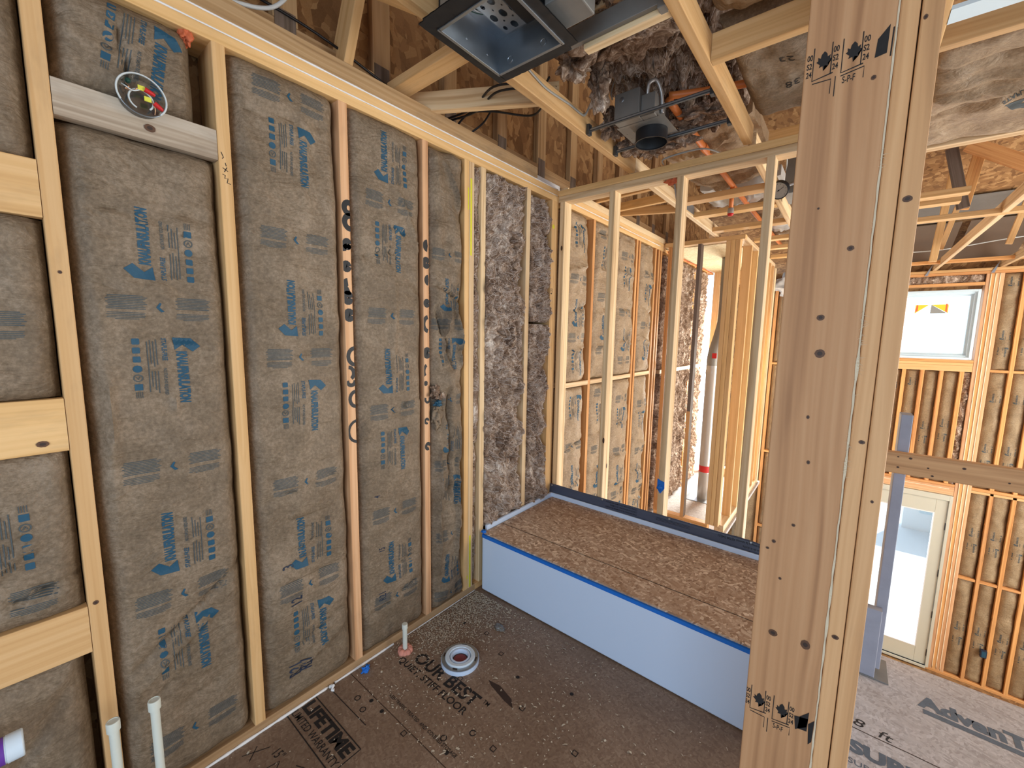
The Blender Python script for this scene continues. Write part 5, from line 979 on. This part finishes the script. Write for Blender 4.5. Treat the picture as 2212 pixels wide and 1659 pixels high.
# perforated motor bracket with real holes
holes = [(0.5, 0.5, 0.105), (0.5, 0.86, 0.10), (0.5, 0.14, 0.10), (0.14, 0.5, 0.10), (0.86, 0.5, 0.10), (0.16, 0.16, 0.06), (0.84, 0.84, 0.06), (0.16, 0.84, 0.06), (0.84, 0.16, 0.06), (0.33, 0.33, 0.025), (0.67, 0.67, 0.025), (0.33, 0.67, 0.025), (0.67, 0.33, 0.025)]
vs, fs = [], []; nn = 90
for p in range(nn+1):
    for q in range(nn+1): vs.append((0.618+0.105*p/nn, 1.000+0.160*q/nn, 2.520))
for p in range(nn):
    for q in range(nn):
        if any(((p+0.5)/nn-hx)**2+((q+0.5)/nn-hy)**2 < r*r for hx, hy, r in holes): continue
        a0 = p*(nn+1)+q; fs.append((a0, a0+1, a0+nn+2, a0+nn+1))
link('motor_bracket', mesh('motor_bracket', vs, fs), 'steel', fb)
for b in ((0.617, 0.619, 1.0, 1.16, 2.52, 2.552), (0.618, 0.723, 1.159, 1.161, 2.52, 2.552)): box('bracket_side', b, 'steel', fb)
box('motor', (0.712, 0.80, 0.935, 1.15, 2.505, 2.55), 'black', fb, 0.006)
for k in range(4): tube('wiring', [(0.575+0.010*k, 0.94, 2.545), (0.59+0.012*k, 0.99, 2.520+0.005*k), (0.61, 1.05-0.012*k, 2.525), (0.635, 1.07-0.012*k, 2.54)], 0.0016, ('green', 'cable', 'black', 'cable')[k], fb, 6)
for (a, b_) in ((0.55, 1.14), (0.55, 1.04)):
    lathe('rivet', [(0, 0.002), (0.003, 0.0015), (0.004, 0)], (x0+0.002, b_, 2.475), 'steel', fb, 10, (1, 0, 0)); 
for a in (0.60, 0.74): lathe('knockout', [(0, 0.001), (0.010, 0.001), (0.011, 0.002), (0.012, 0.0)], (a, y1-0.0018, 2.47), 'steel', fb, 20, (0, -1, 0))
ar = thing('hanger_bar', (0.9, 1.35, 2.5), 'metal topped tan hanger bar running from the fan box to the right joist', 'metal bracket')
lumber('tan_bar', (0.815, 1.10, 1.335, 1.372, 2.485, 2.52), 'pale', parent=ar); box('metal_rail', (0.76, 1.10, 1.315, 1.333, 2.50, 2.56), 'steel_mat', ar, 0.002); box('end_tab', (1.075, 1.10, 1.31, 1.345, 2.485, 2.575), 'steel_mat', ar, 0.002)
gb = box('metal_duct_collar', (0.83, 0.93, 1.08, 1.20, 2.47, 2.60), 'steel_mat', None, 0.004); tag(gb, 'grey metal collar on the right side of the fan box', 'duct')
bx = lumber('brace_board', (0.95, 1.10, 0.98, 1.07, 2.50, 2.54), 'pine', 'short tan board between the metal collar and the right joist', 'brace')
# ---- recessed light
rl = thing('recessed_light', (0.77, 2.02, 2.46), 'recessed light with a grey housing and black can hung on two metal bars', 'light fixture')
for (y, nm_) in ((1.875, 'hanger_bar'), (2.168, 'hanger_bar')):
    b_ = box(nm_, (0.532, 1.10, y-0.006, y+0.006, 2.492, 2.506), 'steel_dark', rl, 0.001); box('bar_groove', (0.532, 1.10, y-0.0075, y-0.0061, 2.496, 2.502), 'steel', b_)
    for x in (0.532, 1.085): box('bar_end', (x, x+0.015, y-0.014, y+0.014, 2.478, 2.525), 'steel_dark', b_, 0.001)
vs, fs = [], []; n1, n2 = 60, 44
for p in range(n1+1):
    for q in range(n2+1): vs.append((0.645+0.225*p/n1, 1.955+0.20*q/n2, 2.506))
for p in range(n1):
    for q in range(n2):
        u, v = (p+0.5)/n1, (q+0.5)/n2
        if (p % 9 == 4 and q % 12 == 5 and u < 0.9): continue
        a0 = p*(n2+1)+q; fs.append((a0, a0+1, a0+n2+2, a0+n2+1))
link('mounting_plate', mesh('mounting_plate', vs, fs), 'steel_mat', rl)
jb = box('junction_box', (0.655, 0.775, 1.90, 1.99, 2.507, 2.63), 'steel_mat', rl, 0.003); lathe('knockout', [(0, 0.001), (0.010, 0.001), (0.012, 0)], (0.69, 1.899, 2.60), 'steel', jb, 16, (0, -1, 0))
box('side_box', (0.776, 0.84, 1.92, 2.06, 2.507, 2.60), 'steel_mat', rl, 0.003)
lathe('can', [(0.074, 2.56-2.44), (0.074, 0.0), (0.078, -0.002), (0.078, -0.006), (0.0725, -0.006), (0.0715, 0.115), (0.0, 0.115)], (0.770, 2.075, 2.455), 'black', rl, 44)
lathe('reflector', [(0.0714, 0.0), (0.0705, 0.10), (0.0, 0.10)], (0.770, 2.075, 2.455), 'steel_dark', rl, 44)
tube('armoured_cable', [(0.80, 1.93, 2.60), (0.81, 1.92, 2.64), (0.835, 1.94, 2.65), (0.85, 1.97, 2.60), (0.848, 1.99, 2.53)], 0.008, 'flue', rl, 10)
# cables
tag(tube('cable', [(0.533, 1.36, 2.560), (0.534, 1.43, 2.545), (0.534, 1.53, 2.535), (0.534, 1.70, 2.548), (0.535, 1.80, 2.547), (0.537, 1.835, 2.556), (0.545, 1.86, 2.60), (0.56, 1.88, 2.66)], 0.0055, 'cable_grey', None, 8, flat=0.6), 'grey flat cable stapled along the side of the left joist', 'cable')
tag(tube('cable', [(0.62, 1.95, 2.72), (0.625, 1.92, 2.66), (0.64, 1.905, 2.62)], 0.004, 'cable_grey', None, 8), 'thin grey cable end hanging above the recessed light housing', 'cable')
tag(tube('cable', [(-0.05, 0.50, 2.56), (-0.05, 0.577, 2.583), (-0.05, 0.647, 2.606), (-0.045, 0.70, 2.640), (-0.03, 0.74, 2.70), (-0.02, 0.76, 2.8)], 0.0065, 'cable', None, 10), 'thick white cable loop above the left wall plate at the top edge', 'cable')
for k, (pts, nm) in enumerate((([(-0.09, 1.50, 2.585), (0.10, 1.52, 2.59), (0.30, 1.45, 2.59), (0.47, 1.50, 2.57)], 'pair of black cables crossing the pale board, upper one'), ([(-0.09, 1.515, 2.583), (0.10, 1.54, 2.583), (0.30, 1.475, 2.58), (0.47, 1.52, 2.56)], 'pair of black cables crossing the pale board, lower one'), ([(-0.09, 1.58, 2.57), (0.0, 1.60, 2.63), (0.1, 1.68, 2.64), (0.28, 1.76, 2.60), (0.42, 1.68, 2.60), (0.49, 1.66, 2.62)], 'looping black cable under the pale board, left end higher'), ([(-0.09, 1.66, 2.565), (0.0, 1.70, 2.62), (0.15, 1.66, 2.66), (0.35, 1.68, 2.63), (0.49, 1.60, 2.63)], 'looping black cable under the pale board, right end higher'), ([(-0.10, 0.2, 2.66), (-0.09, 0.8, 2.66), (-0.09, 1.2, 2.60)], 'thin black cable lying along the gable board at the top left'))):
    tag(tube('cable', pts, 0.005, 'black', None, 8), nm, 'cable')
tag(tube('cable', [(0.96, 2.60, 2.53), (0.88, 2.50, 2.54), (0.72, 2.41, 2.50), (0.70, 2.44, 2.482)], 0.005, 'cable_grey', None, 8, flat=0.6), 'pale cable slanting from the right joist down behind the partition plate', 'cable')
# ---- brown ceiling insulation near the recessed light
def cb(name, label, x0, x1, y0, y1, z, mat, seed, n=0, **k):
    b = Batt(name, label, (x0, y0, z), X, Y, -Z, x1-x0, y1-y0, mat, seed=seed, **k)
    if n: b.fibres(n, 0.07, 0.0009)
    return b
cb('ceiling_insulation', 'brown fluffy insulation above the recessed light and fan box', 0.535, 1.098, 0.95, 2.62, 2.78, 'fluff', 210, 900, bulge=0.03, edge=0.02, lump=0.09, step=0.014, depth=0.15)
hb = thing('hanging_insulation', (0.66, 1.72, 2.62), 'clump of brown fluffy insulation hanging down left of the recessed light', 'insulation')
for i, (cx, cy, cz, r, q) in enumerate(((0.60, 1.62, 2.66, 0.06, (1.0, 1.3, 0.9)), (0.64, 1.78, 2.62, 0.055, (0.7, 1.0, 1.3)), (0.72, 1.55, 2.69, 0.07, (1.5, 1.2, 0.6)), (0.585, 2.02, 2.56, 0.045, (0.8, 1.6, 1.2)), (0.60, 2.25, 2.55, 0.05, (1.2, 1.6, 0.9)), (0.85, 1.62, 2.68, 0.08, (1.8, 1.0, 0.6)))): blob('insulation_tuft', (cx, cy, cz), r, 'fluff', hb, 20+i, 0.9, q, 5)
hb2 = thing('hanging_insulation', (0.75, 2.36, 2.56), 'clump of pale fluffy insulation between the black light can and the partition plate', 'insulation')
for i, (cx, cy, cz, r, q) in enumerate(((0.66, 2.34, 2.55, 0.055, (1.4, 1.2, 0.8)), (0.80, 2.37, 2.57, 0.055, (1.5, 1.1, 0.8)), (0.93, 2.30, 2.62, 0.06, (1.6, 1.2, 0.6)), (0.72, 2.30, 2.60, 0.05, (1.2, 1.0, 0.8)))): blob('insulation_tuft', (cx, cy, cz), r, 'fluff', hb2, 40+i, 0.9, q, 5)
dkb = cb('insulation_batt', 'dark paper faced ceiling insulation between the right joist and the big post, stamped with digits', 1.142, 1.710, 1.72, 2.44, 2.585, 'kraft', 220, bulge=0.015, edge=0.06, wr=0.012, step=0.014)
ink('stamped_lettering', join2d([xf(fit(([(-x, y) for x, y in text2d('23', 0.05)[0]], text2d('23', 0.05)[1]), 0.05), 0, 0.16, 0.22), xf(fit(([(-x, y) for x, y in text2d('38', 0.05)[0]], text2d('38', 0.05)[1]), 0.05), 0, 0.16, 0.42)]), dkb.pt, 'black_ink', dkb.ob)
cb('ceiling_insulation', 'brown fluffy insulation at the top edge right of the fan box', 1.142, 1.74, 0.7, 1.50, 2.66, 'fluff', 221, 300, bulge=0.02, edge=0.02, lump=0.06, step=0.014, depth=0.12)
cb('insulation_batt', 'torn pale paper edge hanging beside the big post at the top', 1.150, 1.72, 1.40, 1.63, 2.60, 'kraft_tan', 222, bulge=0.01, edge=0.03, wr=0.02, step=0.012, creases=((0.0, 0.05, 0.5, 0.16, -0.02, 0.02), (0.05, 0.16, 0.5, 0.10, 0.02, 0.015)))
for i, (y0, y1, nm) in enumerate(((2.60, 3.19, 'just beyond the partition'), (3.30, 3.61, 'around the sprinkler head'), (3.73, 4.19, 'in front of the closet ceiling'), (4.31, 4.85, 'past the closet corner'), (4.96, 5.34, 'far back in the hall'), (5.46, 5.94, 'farthest back in the hall'))):
    cb('insulation_batt', 'wrinkled tan paper ceiling insulation '+nm, 0.535 if y0 < 4.3 else 0.765, 1.098, y0, y1, 2.71 if y0 < 4 else 2.70, 'kraft_tan' if i not in (2, 4) else 'bag', 230+i, bulge=0.05, edge=0.0, wr=0.02, step=0.018, creases=((0.0, 0.1, 0.5, 0.3, -0.02, 0.02), (0.1, 0.3, 0.5, 0.1, 0.02, 0.02)))
db = thing('plastic_wrapped_duct', (1.0, 7.3, 2.30), 'crumpled silvery plastic wrapped duct hanging between the hall studs and the big post', 'duct'); blob('plastic_wrap', (1.0, 7.3, 2.30), 0.24, 'bag', db, 5, 0.5, (1.4, 0.8, 0.7), 5); box('strap', (0.99, 1.01, 7.298, 7.302, 2.40, 3.04), 'cable', db)
# ---- sprinkler pipes
sp = thing('sprinkler_pipe', (0.77, 3.7, 2.62), 'orange sprinkler pipe running through the ceiling blocks with a drop and red capped head', 'pipe')
tube('main_pipe', [(0.835, 2.10, 2.635), (0.835, 2.6, 2.630), (0.835, 3.2, 2.625), (0.840, 4.2, 2.62), (0.86, 5.9, 2.62)], 0.0175, 'orange_pipe', sp, 18, n=4)
tube('branch_pipe', [(0.835, 2.10, 2.655), (0.95, 2.14, 2.65), (1.10, 2.18, 2.645), (1.40, 2.24, 2.64)], 0.0165, 'orange_pipe', sp, 18, n=4)
lathe('coupling', [(0.018, -0.03), (0.022, -0.03), (0.022, 0.03), (0.018, 0.03)], (0.835, 2.72, 2.629), 'orange_pipe', sp, 20, (0, 1, -0.01))
tube('drop_pipe', [(0.836, 3.47, 2.62), (0.836, 3.47, 2.455)], 0.015, 'orange_pipe', sp, 18, n=2)
lathe('brass_fitting', [(0, 0), (0.021, 0), (0.022, 0.02), (0.019, 0.038), (0, 0.038)], (0.836, 3.47, 2.425), 'flue', sp, 12)
lathe('red_cap', [(0, 0), (0.014, 0.002), (0.021, 0.012), (0.021, 0.02), (0, 0.02)], (0.836, 3.47, 2.406), 'red', sp, 18)
# ---- pressure gauge on grey box
pg = thing('pressure_gauge', (1.17, 3.2, 2.44), 'round black pressure gauge hanging from a grey metal box beside the big post', 'gauge')
gd = (-0.25, -1.0, -0.75)
lathe('case', [(0, -0.03), (0.052, -0.03), (0.056, -0.024), (0.056, 0.004), (0.053, 0.006), (0.050, 0.0)], (1.166, 3.2, 2.452), 'black', pg, 36, gd)
dl = lathe('dial', [(0, 0.0005), (0.0505, 0.0005)], (1.166, 3.2, 2.452), 'gauge_face', pg, 36, gd, False)
qm = dl.matrix_world.copy(); g = [strip2d([(0.038*math.cos(a), 0.038*math.sin(a)), (0.046*math.cos(a), 0.046*math.sin(a))], 0.002, 9) for a in [math.radians(-45+27*i) for i in range(11)]]+[strip2d([(-0.01, -0.005), (0.034, 0.017)], 0.003, 9), disc2d(0, 0, 0.005)]
ink('dial_marks', join2d(g), lambda u, v: qm @ Vector((u, v, 0.0012)), 'black', pg)
tube('stem', [(1.19, 3.24, 2.475), (1.24, 3.26, 2.50), (1.30, 3.27, 2.50)], 0.010, 'flue', pg, 12, n=3); box('valve', (1.27, 1.33, 3.24, 3.30, 2.46, 2.545), 'black', pg, 0.01)
gbx = tag(box('grey_box', (1.18, 1.45, 3.32, 3.60, 2.46, 2.70), 'steel_mat', None, 0.004), 'grey metal box in the ceiling behind the pressure gauge', 'metal box')
for i, (x, nm) in enumerate(((1.20, 'left'), (1.27, 'middle'), (1.31, 'right'))):
    tag(tube('cable', [(x, 2.9, 2.70), (x+0.01, 3.05, 2.66), (x, 3.18, 2.60), (x-0.02, 3.31, 2.60)], 0.004, 'cable', None, 8), 'thin pale cable hanging into the grey box by the gauge, %s one' % nm, 'cable')
xv(1.141, 1.711, 2.86, 2.60, 'pine', 'block between joists above the pressure gauge')
